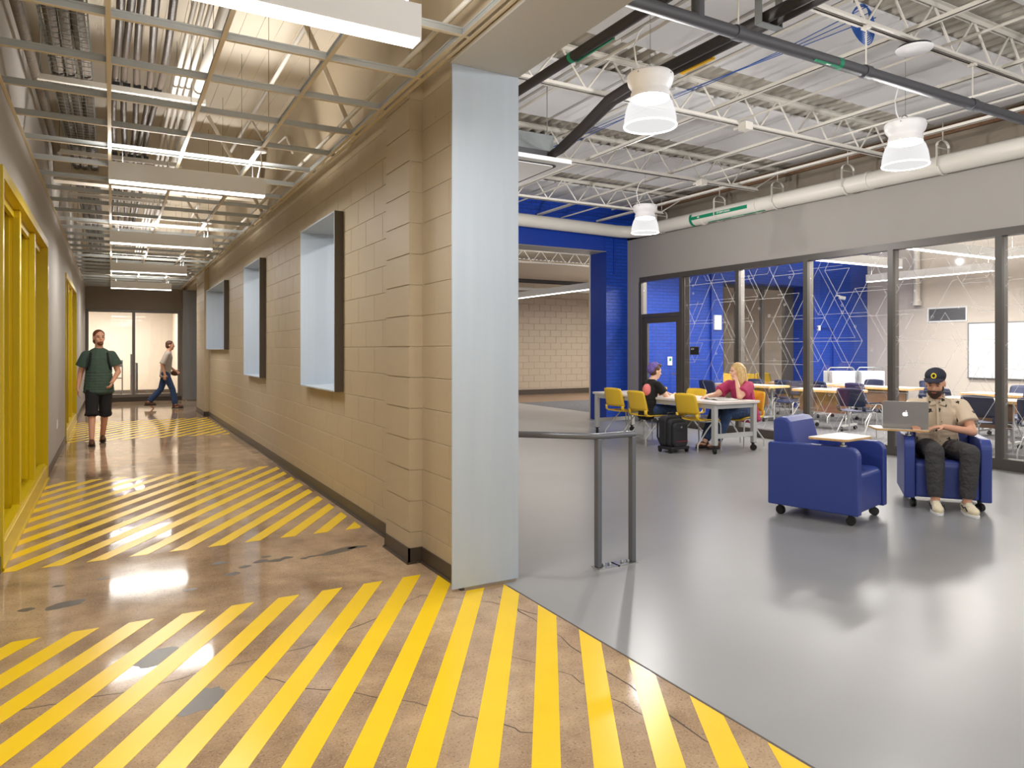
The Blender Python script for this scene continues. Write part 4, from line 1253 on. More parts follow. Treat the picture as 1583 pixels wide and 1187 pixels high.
# ---- lounge armchairs with writing tablets
def armchair(loc, rz, label, tab_r, tab_f, tab_rot):
    t = thing('tablet_armchair', label, 'armchair', loc, rz, 'blue lounge armchairs')
    Wd, D = .66, .74; ax = .085
    prof = [(-D/2,.09),(D/2,.09),(D/2,.605),(D/2-.015,.62)]
    n = 6
    for k in range(n+1):
        a = R(90+90*k/n); prof.append((-D/2+.085+.085*math.cos(a), .545+.085*math.sin(a)))
    for s in (-1, 1):
        x0, x1 = sorted((s*Wd/2, s*(Wd/2-ax)))
        MB().prism(prof, x0, x1, 'x').build('arm', m_armchair, t, bevel=.012, seg=3)
    MB().prism([(-D/2+.015,.10),(D/2-.02,.10),(D/2-.02,.40),(-D/2+.10,.425),(-D/2+.045,.42),(-D/2+.018,.39)], -Wd/2+ax+.001, Wd/2-ax-.001, 'x').build('seat', m_armchair, t, bevel=.018, seg=3)
    MB().prism([(D/2-.26,.40),(D/2-.01,.40),(D/2-.004,.79),(D/2-.02,.815),(D/2-.06,.825),(D/2-.12,.82),(D/2-.155,.79),(D/2-.20,.62)], -Wd/2+ax+.002, Wd/2-ax-.002, 'x').build('backrest', m_armchair, t, bevel=.02, seg=3)
    MB().box(-Wd/2+ax, Wd/2-ax, D/2-.02, D/2, .10, .60).build('back_panel', m_armchair, t, bevel=.006)
    for sx, sy, a in ((-1,-1,.2),(1,-1,.7),(-1,1,-.3),(1,1,.4)):
        caster(t, sx*(Wd/2-.075), sy*(D/2-.08), .036, a, .1)
    # writing tablet on a swivel post at the sitter's right arm (local -X is the sitter's right)
    p = MB().lathe([(0,0),(.03,0),(.03,.012),(.014,.016),(.014,.05),(0,.05)], 14, (-Wd/2+.045, -D/2+.13, .628)).build('swivel_post', m_chrome, t, smooth=40)
    cx, cy = -tab_r, -tab_f
    poly = rrect(-.235, .235, -.155, .155, .035)
    poly = [(x*(1+.12*y/.155), y) for x, y in poly]
    ca, sa = math.cos(tab_rot), math.sin(tab_rot)
    poly = [(cx+x*ca-y*sa, cy+x*sa+y*ca) for x, y in poly]
    tb = MB().prism(poly, .674, .690).build('tablet', m_ply, t, bevel=.002)
    inn = [(cx+(x-cx)*.985, cy+(y-cy)*.985) for x, y in poly]
    MB().prism(inn, .690, .692).build('tablet_surface', m_top, tb)
    MB().box(min(cx,-Wd/2+.045)-.02, max(cx,-Wd/2+.045)+.02, -D/2+.11, -D/2+.15, .664, .674).build('tablet_arm', m_galv, t)
    return t
AC1 = armchair((5.315, 3.975, 0), face_rot(.26, -.966), 'empty blue armchair with a bare white writing tablet', .13, .17, R(-8))
AC2 = armchair((6.64, 3.77, 0), face_rot(-.80, -.60), 'blue armchair in which the capped man sits', .345, .20, R(0))

# ---- laptop on the second armchair's tablet
lt = thing('laptop', 'silver open laptop with a lit fruit logo on the lid', 'laptop', (6.235, 3.86, .692), face_rot(-.83, -.56))
# local -Y points to the camera side (back of the screen), +Y to the sitter
bs = MB().prism(rrect(-.18, .18, -.02, .225, .012), .0, .014).build('base', m_alu, lt, bevel=.003)
MB().box(-.14, .14, .03, .13, .014, .0155).build('keyboard', m_black_pl, bs)
MB().box(-.05, .05, .145, .21, .014, .0148).build('trackpad', m_alu, bs)
scr_rot = R(12)
sc_ = MB().prism(rrect(-.18, .18, 0, .245, .012), -.004, .004, 'y').build('screen', m_alu, lt, bevel=.0015)
sc_.location = (0, -.022, .010); sc_.rotation_euler = (scr_rot, 0, 0)
MB().box(-.168, .168, .0042, .005, .012, .233).build('display', m_screen, sc_)
# bitten fruit logo on the lid
def fruit():
    pts = []
    N = 44
    for k in range(N):
        a = 2*math.pi*k/N
        r_ = .021*(1+.06*math.cos(2*a))
        x, z = r_*1.0*math.cos(a)*1.02, r_*math.sin(a)
        if math.sin(a) > .6: z -= .0045*max(0, 1-abs(x)/.008)
        if math.sin(a) < -.6: z += .003*max(0, 1-abs(x)/.006)
        if math.cos(a) > .55:
            d = math.hypot(x-.0245, z-.003)
            if d < .0115:
                u = Vector((x-.0245, z-.003)).normalized(); 
                x, z = .0245-.0115*abs(u.x)-0.0, .003+.0115*u.y
                x = .0245-math.sqrt(max(0, .0115**2-(z-.003)**2))
        pts.append((x, z))
    return pts
lg = MB(); fp_ = [(p[0], p[1]+.128) for p in fruit()]
lg.prism(fp_, -.0048, -.0041, 'y')
leaf = [(.001,.1525),(.003,.158),(.008,.162),(.009,.156),(.006,.153)]
lg.prism(leaf, -.0048, -.0041, 'y')
lg.build('logo', m_glow_logo, sc_)

# ---- classroom tables
def class_table(loc, rz, label, L=1.4, Dp=.6):
    t = thing('flip_table', label, 'table', loc, rz, 'wood edged classroom tables')
    MB().prism(rrect(-L/2, L/2, -Dp/2, Dp/2, .03), .658, .70).build('table_top', m_ply, t, bevel=.003)
    MB().prism(rrect(-L/2+.006, L/2-.006, -Dp/2+.006, Dp/2-.006, .03), .70, .7015).build('laminate', m_top, t)
    MB().box(-L/2+.12, L/2-.12, Dp/2-.10, Dp/2-.085, .30, .657).build('modesty_panel', m_panel_brown, t)
    for s in (-1, 1):
        MB().tube([(s*(L/2-.2), 0, .10), (s*(L/2-.2), 0, .657)], .025, 10).build('leg', m_steel_leg, t)
        MB().bar((s*(L/2-.2), -Dp/2+.04, .09), (s*(L/2-.2), Dp/2-.04, .09), .05, .03).build('foot', m_steel_leg, t)
        for sy in (-1, 1): caster(t, s*(L/2-.2), sy*(Dp/2-.06), .03, .3*sy, .08)
    return t
for (x, y, a, lb, L, Dp) in ((11.15,8.3,R(100),'wood edged table nearest the glass, right of the blue mullion view',1.1,.62),(12.85,8.5,R(95),'wood edged table behind the second navy chair row',1.5,.6),(11.35,10.3,R(92),'wood edged table seen behind the blonde woman',1.5,.6),
        (12.9,10.2,R(92),'wood edged table deep behind the blonde woman',1.4,.6),(10.95,5.6,R(95),'wood edged table behind the man with the cap',1.1,.6),(12.45,5.9,R(92),'wood edged table under the whiteboard',1.4,.6),(10.95,3.9,R(90),'wood edged table at the right end of the classroom',1.4,.6)):
    class_table((x, y, 0), a, lb, L, Dp)
for k, (x, y) in enumerate(((14.25,10.35),(14.85,10.05))):
    t = thing('equipment_cart', ('left', 'right')[k]+' white equipment cart with a tubular handle by the blue wall', 'cart', (x, y, 0), R(-28), 'white classroom carts')
    MB().box(-.26, .26, -.22, .22, .12, .93).build('cabinet', m_white, t, bevel=.015)
    MB().box(-.23, .23, -.226, -.22, .18, .88).build('door', m_white, t)
    MB().tube([(-.29,-.1,.70),(-.29,-.1,.96),(-.25,-.1,1.01),(.25,-.1,1.01),(.29,-.1,.96),(.29,-.1,.70)], .016, 8).build('handle', m_galv, t, smooth=60)
    for sx in (-1,1):
        for sy in (-1,1): caster(t, sx*.2, sy*.16, .045, .3, .12)

# ---- classroom wall fittings
t = thing('whiteboard', 'large whiteboard on the beige classroom end wall', 'whiteboard', (XC, 7.2, 0))
MB().box(-.02, 0, -1.7, 1.706, .79, 1.995).build('board', m_white, t)
MB().box(-.028, 0, -1.72, 1.72, 1.99, 2.01).build('frame', m_galv, t); MB().box(-.028, 0, 1.70, 1.72, .78, 2.0).build('frame', m_galv, t)
MB().box(-.09, 0, -1.6, 1.706, .775, .79).build('pen_tray', m_galv, t)
MB().box(-.07, -.02, 1.2, 1.42, .79, .90).build('eraser_box', m_white, t)
t = thing('return_grille', 'white framed air grille high on the beige classroom wall', 'vent', (XC, 9.385, 2.22))
for (a, b, c, d_) in ((-.45,.45,.14,.175),(-.45,.45,-.175,-.14),(-.45,-.415,-.14,.14),(.415,.45,-.14,.14)):
    MB().box(-.02, 0, a, b, c, d_).build('frame', m_white, t)
MB().box(-.006, 0, -.42, .42, -.14, .14).build('backing', m_dark_pipe, t)
for k in range(11):
    MB().box(-.016, -.008, -.415, .415, -.13+.026*k, -.118+.026*k).build('louver', m_galv, t)
t = thing('vent_stack', 'short white vertical pipe end under the classroom ceiling', 'pipe', (16.6, 10.0, 2.45))
MB().tube([(0,0,0),(0,0,1.82)], .08, 14).build('pipe', m_white_steel, t, smooth=60)
MB().tube([(0,0,0),(0,0,.06)], .10, 14).build('cap', m_white_steel, t, smooth=60); MB().tube([(0,-.1,.08),(0,.1,.08)], .05, 10).build('outlet', m_white_steel, t, smooth=60)
t = thing('wall_camera', 'small white camera on the blue classroom wall', 'camera', (15.6, YBLUE, 2.72))
MB().lathe([(0,0),(.06,0),(.06,.03),(0,.03)], 14).build('bracket', m_white, t); MB().tube([(0,-.03,-.02),(.12,-.12,-.05)], .045, 12).build('body', m_white, t, smooth=50)
t = thing('junction_plate', 'small white box on a conduit on the blue classroom wall', 'outlet', (14.86, YBLUE, 1.93))
MB().box(-.04, .04, -.05, 0, -.06, .06).build('box', m_white, t, bevel=.004); MB().box(-.025, .025, -.055, -.05, -.04, .04).build('cover', m_white, t)
t = thing('alarm_box', 'white alarm box beside the classroom opening on blue brick', 'alarm', (11.5, YBLUE, 2.0))
MB().box(-.10, .10, -.07, 0, -.16, .16).build('box', m_white, t, bevel=.008); MB().box(-.06, .06, -.075, -.07, -.1, .1).build('face', m_lamp_white, t)
t = thing('card_reader', 'white reader with a green light seen through the door glass', 'card reader', (10.16, YBLUE, 1.17))
MB().box(-.06, .06, -.03, 0, -.09, .09).build('case', m_white, t, bevel=.006); MB().box(-.025, .03, -.033, -.03, 0, .06).build('indicator', m_green, t)
t = thing('room_sign', 'black room number plate stuck on the glass beside the door', 'sign', (XG+.053, 9.53, 1.385))
MB().box(-.008, 0, -.11, .11, -.07, .07).build('plate', m_black_pl, t, bevel=.002); MB().box(-.009, 0, -.112, .112, .07, .076).build('edge', m_chrome, t)
tm = text_mesh('419', .05, .0005); o = obj('lettering', tm, m_letter, t); o.location = (-.009, .045, .03); o.rotation_euler = (R(90), 0, R(-90))

# ---- things in the lit end room
t = thing('utility_cart', 'grey utility cart on casters behind the corridor end glazing', 'cart', (0.0, 24.2, 0))
for zz in (.18, .55, .9): MB().box(-.28, .28, -.2, .2, zz, zz+.03 if zz < .8 else zz+.2).build('shelf', m_rail, t, bevel=.004)
for sx in (-1,1):
    for sy in (-1,1):
        MB().box(sx*.27-.015, sx*.27+.015, sy*.19-.015, sy*.19+.015, .1, .95).build('post', m_rail, t); caster(t, sx*.25, sy*.17, .045, .2, .12)
for k, (x, hh) in enumerate(((.50, 1.28), (.64, 1.02))):
    t = thing('panel_board', ('taller', 'shorter')[k]+' dark board standing upright behind the corridor end glazing', 'board', (x, 23.9, 0), 0, 'boards in the end room')
    MB().box(-.02, .02, -.5, .5, .04, hh).build('board', m_frame, t); MB().box(-.05, .05, -.42, -.38, 0, .04).build('foot', m_frame, t); MB().box(-.05, .05, .38, .42, 0, .04).build('foot', m_frame, t)
# ================================================================== PEOPLE
def remesh(mb, name, voxel, smooth=4, factor=.5):
    me = mb.mesh(name)
    o = bpy.data.objects.new(name, me); COL.objects.link(o)
    r_ = o.modifiers.new('r', 'REMESH'); r_.mode = 'VOXEL'; r_.voxel_size = voxel; r_.use_smooth_shade = True
    if smooth:
        s_ = o.modifiers.new('s', 'SMOOTH'); s_.factor = factor; s_.iterations = smooth
    dg = bpy.context.evaluated_depsgraph_get()
    out = bpy.data.meshes.new_from_object(o.evaluated_get(dg))
    bpy.data.objects.remove(o, do_unlink=True); bpy.data.meshes.remove(me)
    out.name = name; out.materials.clear()
    out.polygons.foreach_set('use_smooth', [True]*len(out.polygons))
    return out
V = Vector
def chain_ell(mb, keys, right, fwd, n=9):
    """torso: ellipses (centre, half width, half depth) joined into a column"""
    for a, b in zip(keys[:-1], keys[1:]):
        for i in range(n):
            t = i/n
            c = V(a[0]).lerp(V(b[0]), t); w = a[1]*(1-t)+b[1]*t; d = a[2]*(1-t)+b[2]*t
            ax = (V(b[0])-V(a[0])).normalized()
            mb.ell(c, (right*w, fwd*d, ax*max(.035, (V(b[0])-V(a[0])).length/n*1.6)))
    k = keys[-1]; mb.ell(k[0], (right*k[1], fwd*k[2], V((0,0,1))*.03))
def add_head(mb, c, f, up, sc=1.0, female=False):
    r_ = f.cross(up).normalized()
    mb.ell(c+up*.025*sc, (r_*.074*sc, f*.092*sc, up*.092*sc), 18, 12)
    mb.ell(c+f*.022*sc-up*.035*sc, (r_*.060*sc, f*.066*sc, up*.082*sc), 16, 10)
    mb.ell(c+f*.052*sc-up*.092*sc, (r_*(.030 if female else .036)*sc, f*.030*sc, up*.026*sc), 12, 8)
    mb.cone(c+f*.086*sc+up*.008*sc, .009*sc, c+f*.106*sc-up*.026*sc, .0125*sc, 8)
    for s in (-1, 1):
        mb.ell(c+r_*s*.076*sc-f*.008*sc-up*.008*sc, (r_*.009*sc, f*.019*sc, up*.032*sc), 8, 6)
        mb.ell(c+r_*s*.032*sc+f*.078*sc+up*.026*sc, (r_*.026*sc, f*.012*sc, up*.008*sc), 8, 6)
        mb.ell(c+r_*s*.042*sc+f*.058*sc-up*.028*sc, (r_*.022*sc, f*.020*sc, up*.024*sc), 8, 6)
    mb.ell(c+f*.083*sc-up*.060*sc, (r_*.024*sc, f*.010*sc, up*.009*sc), 8, 6)
def face_bits(parent, c, f, up, sc=1.0, brow=m_hair_brown):
    r_ = f.cross(up).normalized()
    for s in (-1, 1):
        MB().ell(c+r_*s*.031*sc+f*.0855*sc+up*.006*sc, (r_*.0115*sc, f*.006*sc, up*.0055*sc), 8, 6).build('eye', m_eye, parent, smooth=80)
        MB().ell(c+r_*s*.033*sc+f*.0885*sc+up*.030*sc, (r_*.019*sc, f*.005*sc, up*.0042*sc), 8, 6).build('eyebrow', brow, parent, smooth=80)
    MB().ell(c+f*.0925*sc-up*.060*sc, (r_*.021*sc, f*.005*sc, up*.0055*sc), 8, 6).build('mouth', m_lip, parent, smooth=80)
def add_hand(mb, w, d, nrm, thumb, curl=.4, sc=1.0):
    """w wrist, d finger direction, nrm palm normal, thumb side direction"""
    d = d.normalized(); nrm = (nrm-d*nrm.dot(d)).normalized(); th = (thumb-d*thumb.dot(d)-nrm*thumb.dot(nrm)).normalized()
    pc = w+d*.052*sc
    mb.ell(pc, (d*.052*sc, th*.041*sc, nrm*.016*sc), 12, 8)
    for k, (off, ln) in enumerate(((.030,.070),(.010,.078),(-.011,.072),(-.030,.056))):
        b0 = w+d*.086*sc+th*off*sc
        d1 = (d*math.cos(curl*.6)+nrm*math.sin(curl*.6)).normalized(); d2 = (d*math.cos(curl*1.7)+nrm*math.sin(curl*1.7)).normalized()
        p1 = b0+d1*ln*.5*sc; p2 = p1+d2*ln*.55*sc
        mb.cone(b0-d*.02*sc, .0098*sc, p1, .0088*sc, 8); mb.cone(p1, .0088*sc, p2, .0072*sc, 8)
    t0 = w+d*.028*sc+th*.030*sc; t1 = t0+(d*.55+th*.75+nrm*.3).normalized()*.042*sc; t2 = t1+(d*.9+th*.3+nrm*.3).normalized()*.032*sc
    mb.cone(t0, .014*sc, t1, .0105*sc, 8); mb.cone(t1, .0105*sc, t2, .008*sc, 8)
def add_foot(mb, an, d, sc=1.0):
    mb.ell(an+d*.055*sc-V((0,0,.045))*sc, (d*.115*sc, d.cross(V((0,0,1)))*.040*sc, V((0,0,.032))*sc))
def shoe(parent, an, d, ground, m_up, m_so, sc=1.0, name='shoe'):
    r_ = d.cross(V((0,0,1))); up = V((0,0,1))
    base = V((an.x, an.y, ground))
    mb = MB()
    mb.ell(base+d*.10*sc+up*.045*sc, (d*.085*sc, r_*.046*sc, up*.038*sc))
    mb.ell(base+d*.04*sc+up*.055*sc, (d*.10*sc, r_*.042*sc, up*.048*sc))
    mb.ell(base-d*.025*sc+up*.062*sc, (d*.050*sc, r_*.040*sc, up*.055*sc))
    o = obj(name, remesh(mb, name, .007, 3), m_up, parent)
    pts = []
    for k in range(20):
        a = 2*math.pi*k/20; x = .142*math.cos(a)*sc+.052*sc; wv = (.050 if math.cos(a) > 0 else .042)*sc*math.sin(a)
        pts.append(base+d*x+r_*wv)
    MB().prism([(p.x, p.y) for p in pts], ground, ground+.024*sc).build('sole', m_so, o, bevel=.004)
    return o

def person(label, J, skin, bulk=1.0, head_sc=1.0, female=False, hf=None, hup=None, hands=None, group=None, voxel=.0075, arms=True):
    """J: joints in world space; returns the body (root) with its frame vectors"""
    f = J['fwd'].normalized(); r_ = f.cross(V((0,0,1))).normalized()
    mb = MB()
    tr = (J['neck']-J['hip'])
    chain_ell(mb, [(J['hip'], .150*bulk, .105*bulk), (J['hip']+tr*.35, .128*bulk, .095*bulk), (J['hip']+tr*.72, .155*bulk, .108*bulk), (J['hip']+tr*.93, .125*bulk, .075*bulk), (J['neck'], .06, .06)], r_, f, 7)
    hf = hf or f; hup = hup or V((0,0,1))
    mb.cone(J['neck']-V((0,0,.02)), .057, J['head']-hup*.06, .053, 12)
    add_head(mb, J['head'], hf, hup, head_sc, female)
    for s in 'LR':
        mb.cone(J['sh'+s], .052*bulk, J['el'+s], .040*bulk); mb.cone(J['el'+s], .039*bulk, J['wr'+s], .026)
        hd = hands[s] if hands else ((J['wr'+s]-J['el'+s]), f, 1, .4)
        add_hand(mb, J['wr'+s], *hd)
        mb.cone(J['hp'+s], .082*bulk, J['kn'+s], .054*bulk); mb.cone(J['kn'+s], .052*bulk, J['an'+s], .036)
        mb.ell(J['kn'+s].lerp(J['an'+s], .3)-(J['fo'+s]*.012), (r_*.052*bulk, f*.052*bulk, (J['kn'+s]-J['an'+s])*.25))
        add_foot(mb, J['an'+s], J['fo'+s])
    o = obj('person', remesh(mb, 'person', voxel, 4), skin)
    tag(o, label, 'person', group)
    return o, f, r_
def shirt(parent, J, f, r_, mat, bulk, sleeve=.55, low=-.06, flare=1.0, name='shirt', voxel=.009, grow=.014, slack=.012):
    mb = MB(); tr = (J['neck']-J['hip']); g = grow
    keys = [(J['hip']+tr.normalized()*low, (.152*bulk+g+slack)*flare, (.108*bulk+g+slack)*flare), (J['hip']+tr*.35, .134*bulk+g+slack, .100*bulk+g+slack), (J['hip']+tr*.72, .158*bulk+g, .110*bulk+g), (J['hip']+tr*.88, .126*bulk+g, .080*bulk+g), (J['hip']+tr*.95, .112*bulk+g*.6, .072*bulk+g*.6), (J['hip']+tr*1.0, .066, .064)]
    chain_ell(mb, keys, r_, f, 7)
    for s in 'LR':
        e = J['sh'+s].lerp(J['el'+s], sleeve)
        mb.cone(J['hip']+tr*.86, .05*bulk, J['sh'+s], .052*bulk+g)
        mb.sph(J['sh'+s], .052*bulk+g)
        mb.tube([J['sh'+s], e], [.053*bulk+g, .052*bulk+g+slack], 14)
    return obj(name, remesh(mb, name, voxel, 3), mat, parent)
def trousers(parent, J, f, r_, mat, bulk, upto=.97, name='trousers', cuff=.045, knee=.064, voxel=.009, g=.012):
    mb = MB(); tr = (J['neck']-J['hip'])
    chain_ell(mb, [(J['hip']-V((0,0,.05)), .150*bulk+g, .115*bulk+g), (J['hip']+tr*.08, .138*bulk+g, .100*bulk+g)], r_, f, 5)
    for s in 'LR':
        mb.cone(J['hp'+s], .088*bulk+g, J['kn'+s], knee*bulk+g*.5, 14)
        if upto > .35:
            mb.tube([J['kn'+s], J['kn'+s].lerp(J['an'+s], upto*.5), J['kn'+s].lerp(J['an'+s], upto)], [knee*bulk+g*.5, (knee*.5+cuff*.5)*bulk+.012, cuff*bulk+.006], 14)
        else:
            mb.tube([J['kn'+s], J['kn'+s].lerp(J['an'+s], upto)], [knee*bulk+g, knee*bulk+g+.012], 14)
    return obj(name, remesh(mb, name, voxel, 3), mat, parent)
def hair_cap(parent, c, f, up, mat, sc=1.0, name='hair', back=1.0, extra=None, top=.0, fringe=0.):
    r_ = f.cross(up).normalized(); mb = MB()
    mb.ell(c-f*.014*sc+up*(.045+top)*sc, (r_*.082*sc, f*.094*sc, up*.082*sc), 18, 12)
    mb.ell(c-f*.040*sc+up*.0*sc, (r_*.079*sc, f*.066*sc, up*.088*sc*back), 16, 10)
    if fringe: mb.ell(c+f*.055*sc+up*.078*sc, (r_*.06*sc, f*.03*sc, up*.025*sc))
    if extra: extra(mb, r_)
    return obj(name, remesh(mb, name, .008, 3), mat, parent)

Z = V((0,0,1))
def at(B, f, r_):
    return lambda a, b, c: B + r_*a + f*b + Z*c

# ---- man in green shirt walking towards the camera
f = V((.05,-1,0)).normalized(); r_ = f.cross(Z); B = V((-.17, 12.35, 0)); P = at(B, f, r_)
J = dict(fwd=f, hip=P(0,0,.88), neck=P(0,.02,1.42), head=P(0,.045,1.585), shL=P(-.168,.0,1.325), shR=P(.168,.0,1.325), elL=P(-.255,.0,1.07), elR=P(.235,-.06,1.06), wrL=P(-.17,.17,.93), wrR=P(.27,-.02,.83),
         hpL=P(-.09,0,.86), hpR=P(.09,0,.86), knL=P(-.08,.02,.48), knR=P(.095,.16,.48), anL=P(-.055,-.16,.10), anR=P(.10,.24,.09), foL=f, foR=f)
hands = dict(L=(J['wrL']-J['elL']+Z*-.1, r_, f, .7, .95), R=(Z*-1+f*.1, -r_, f, .5, .95))
p, f, r_ = person('man in a green shirt and black shorts walking down the corridor', J, m_skin, 1.0, .98, hands=hands, hf=(f+r_*-.25).normalized())
shirt(p, J, f, r_, m_green_shirt, 1.02, .62, -.10, 1.06, slack=.03)
trousers(p, J, f, r_, m_black_cloth, .97, .12, 'shorts', knee=.08, g=.012)
hf_ = (f+r_*-.25).normalized()
hair_cap(p, J['head'], hf_, Z, m_hair_red, .98, extra=lambda mb, q: mb.ell(J['head']-hf_*.06-Z*.05, (q*.07, hf_*.045, Z*.06)))
face_bits(p, J['head'], hf_, Z, .98, m_hair_red)
MB().ell(J['head']+hf_*.062-Z*.085, (r_*.042, hf_*.036, Z*.035)).build('beard', m_hair_red, p, smooth=80)
for s in 'LR':
    sh_ = shoe(p, J['an'+s]+Z*0, f, J['an'+s].z-.09 if s == 'R' else .012, m_shoe_brown, m_black, .95, 'sandal')
for sx in (-1, 1):
    MB().tube([P(sx*.09,-.10,1.34), P(sx*.10,-.02,1.385), P(sx*.11,.085,1.35), P(sx*.12,.122,1.24), P(sx*.15,.10,1.12), P(sx*.16,-.08,1.06)], .016, 8).build('backpack_strap', m_black_cloth, p, smooth=60)
MB().ell(P(0,-.17,1.22), (r_*.14, f*.08, Z*.22)).build('backpack', m_black_cloth, p, smooth=80)

# ---- person striding across the far end of the corridor
f = V((1,-.12,0)).normalized(); r_ = f.cross(Z); B = V((1.12, 19.0, 0)); P = at(B, f, r_)
J = dict(fwd=f, hip=P(0,0,.84), neck=P(0,.06,1.36), head=P(0,.10,1.51), shL=P(-.18,.04,1.29), shR=P(.18,.05,1.29), elL=P(-.22,.02,1.03), elR=P(.22,-.06,1.04), wrL=P(-.18,.20,.90), wrR=P(.2,-.0,.82),
         hpL=P(-.085,0,.83), hpR=P(.085,0,.83), knL=P(-.08,-.10,.46), knR=P(.08,.16,.46), anL=P(-.08,-.36,.16), anR=P(.08,.22,.085), foL=(f*.7-Z*.7).normalized(), foR=f)
p, f, r_ = person('person in a pale shirt and jeans striding past the corridor end glazing', J, m_skin, .95, .95, hands=dict(L=(J['wrL']-J['elL'], r_, f, .6, .9), R=(Z*-1, -r_, f, .5, .9)))
shirt(p, J, f, r_, m_grey_shirt, .95, .9, -.06)
trousers(p, J, f, r_, m_jeans, .95, .95, cuff=.062)
hair_cap(p, J['head'], f, Z, m_hair_brown, .95)
face_bits(p, J['head'], f, Z, .95)
shoe(p, J['anR'], f, 0.004, m_shoe_brown, m_black, .95); shoe(p, J['anL']-f*.02, f, .07, m_shoe_brown, m_black, .95)
MB().ell(P(-.20,.20,.84), (r_*.05, f*.10, Z*.07)).build('hip_bag', m_shoe_brown, p, smooth=80)

# ---- woman with purple hair sitting with her back half turned
f = V((1,-.10,0)).normalized(); r_ = f.cross(Z); B = V((7.02, 8.30, 0)); P = at(B, f, r_)
J = dict(fwd=f, hip=P(0,-.03,.51), neck=P(0,.05,.945), head=P(0,.115,1.075), shL=P(-.155,.05,.885), shR=P(.155,.05,.885), elL=P(-.20,.22,.70), elR=P(.205,.20,.675), wrL=P(-.10,.41,.735), wrR=P(.10,.40,.735),
         hpL=P(-.08,.03,.50), hpR=P(.08,.03,.50), knL=P(-.10,.42,.50), knR=P(.09,.41,.50), anL=P(-.09,.40,.10), anR=P(.08,.34,.10), foL=f, foR=f)
hands = dict(L=(J['wrL']-J['elL']-Z*.08, -Z, r_, .35, .85), R=(J['wrR']-J['elR']-Z*.1, -Z, -r_, .35, .85))
hh = (f+r_*.12-Z*.12).normalized(); hu = (Z+f*.12).normalized()
p, f, r_ = person('woman with short purple hair and a black T-shirt sitting at the table', J, m_skin2, .86, .92, True, hf=hh, hup=hu, hands=hands)
shirt(p, J, f, r_, m_black_cloth, .86, .55, -.10)
trousers(p, J, f, r_, m_jeans, .88, .95, cuff=.05)
hair_cap(p, J['head'], hh, hu, m_hair_brown, .92, back=.9, extra=lambda mb, q: mb.ell(J['head']+hh*.045+hu*.10, (q*.05, hh*.05, hu*.03)))
mb = MB(); c = J['head']
mb.ell(c-hh*.055+hu*.075, (r_*.078, hh*.066, hu*.062)); mb.ell(c-hh*.08+hu*.03, (r_*.074, hh*.05, hu*.075)); mb.ell(c-hh*.02+hu*.115, (r_*.055, hh*.06, hu*.035))
obj('hair_tuft', remesh(mb, 'hair_tuft', .008, 2), m_hair_purple, p)
face_bits(p, c, hh, hu, .92)
pk = MB()
pk.ell(P(.03,-.055,.80), (r_*.085, f*.06, Z*.10)); obj('shirt_print', remesh(pk, 'shirt_print', .009, 2), m_pink, p)
for s in 'LR': shoe(p, J['an'+s], f, 0.003, m_shoe_brown, m_black, .88)

# ---- blonde woman leaning on her elbow
f = V((-1,.05,0)).normalized(); r_ = f.cross(Z); B = V((8.08, 7.42, 0)); P = at(B, f, r_)
# her left side (-r_) is towards the camera
hh = V((-.86,.42,-.02)).normalized(); hu = (Z-r_*.08+f*.03).normalized(); hu = (hu-hh*hu.dot(hh)).normalized(); hq = hh.cross(hu).normalized()
J = dict(fwd=f, hip=P(0,-.02,.53), neck=P(-.01,.11,.955), head=P(-.02,.175,1.095), shL=P(-.185,.10,.88), shR=P(.175,.13,.89), elL=P(-.24,.33,.742), elR=P(.20,.36,.745), wrR=P(.12,.62,.735),
         hpL=P(-.095,.05,.51), hpR=P(.095,.05,.51), knL=P(-.12,.45,.50), knR=P(.12,.46,.50), anL=P(-.09,.62,.10), anR=P(.08,.68,.10), foL=f, foR=f)
J['wrL'] = J['head']+hh*.05-hq*.135-hu*.125
hands = dict(L=(hu*.75+hq*.55-hh*.05, hq*.8-hu*.3, hh, 1.5, .85), R=(J['wrR']-J['elR']-Z*.02, -Z, -r_, .5, .88))
p, f, r_ = person('blonde woman in a raspberry top leaning her cheek on her hand', J, m_skin2, 1.12, .96, True, hf=hh, hup=hu, hands=hands)
shirt(p, J, f, r_, m_magenta, 1.14, .72, -.14, 1.06, slack=.022)
trousers(p, J, f, r_, m_jeans, 1.12, .95, cuff=.055)
c = J['head']; rr_ = hh.cross(hu).normalized()
def long_hair(mb, q):
    for s in (-1, 1):
        mb.cone(c-hh*.015+q*s*.070+hu*.03, .036, c-hh*.015+q*s*.095-Z*.16, .044)
        mb.cone(c-hh*.015+q*s*.095-Z*.16, .042, c+hh*.02+q*s*.105-Z*.33, .020)
    mb.cone(c-hh*.075+hu*.02, .060, c-hh*.11-Z*.20, .062); mb.cone(c-hh*.11-Z*.20, .06, c-hh*.13-Z*.34, .03)
    mb.ell(c-hh*.055-Z*.10, (q*.105, hh*.05, Z*.16))
hair_cap(p, c, hh, hu, m_hair_blond, 1.0, extra=long_hair)
face_bits(p, c, hh, hu, .96, m_hair_blond)
for s in 'LR': shoe(p, J['an'+s], f, 0.003, m_shoe_brown, m_black, .9)
el = J['elL'].lerp(J['wrL'], .35); ax = (J['wrL']-J['elL']).normalized()
MB().ell(el-r_*.028+f*-.008, (ax*.035, r_*.012, f*.02)).build('tattoo', M('tattoo_ink', rgb(92,84,90), .6), p, smooth=80)

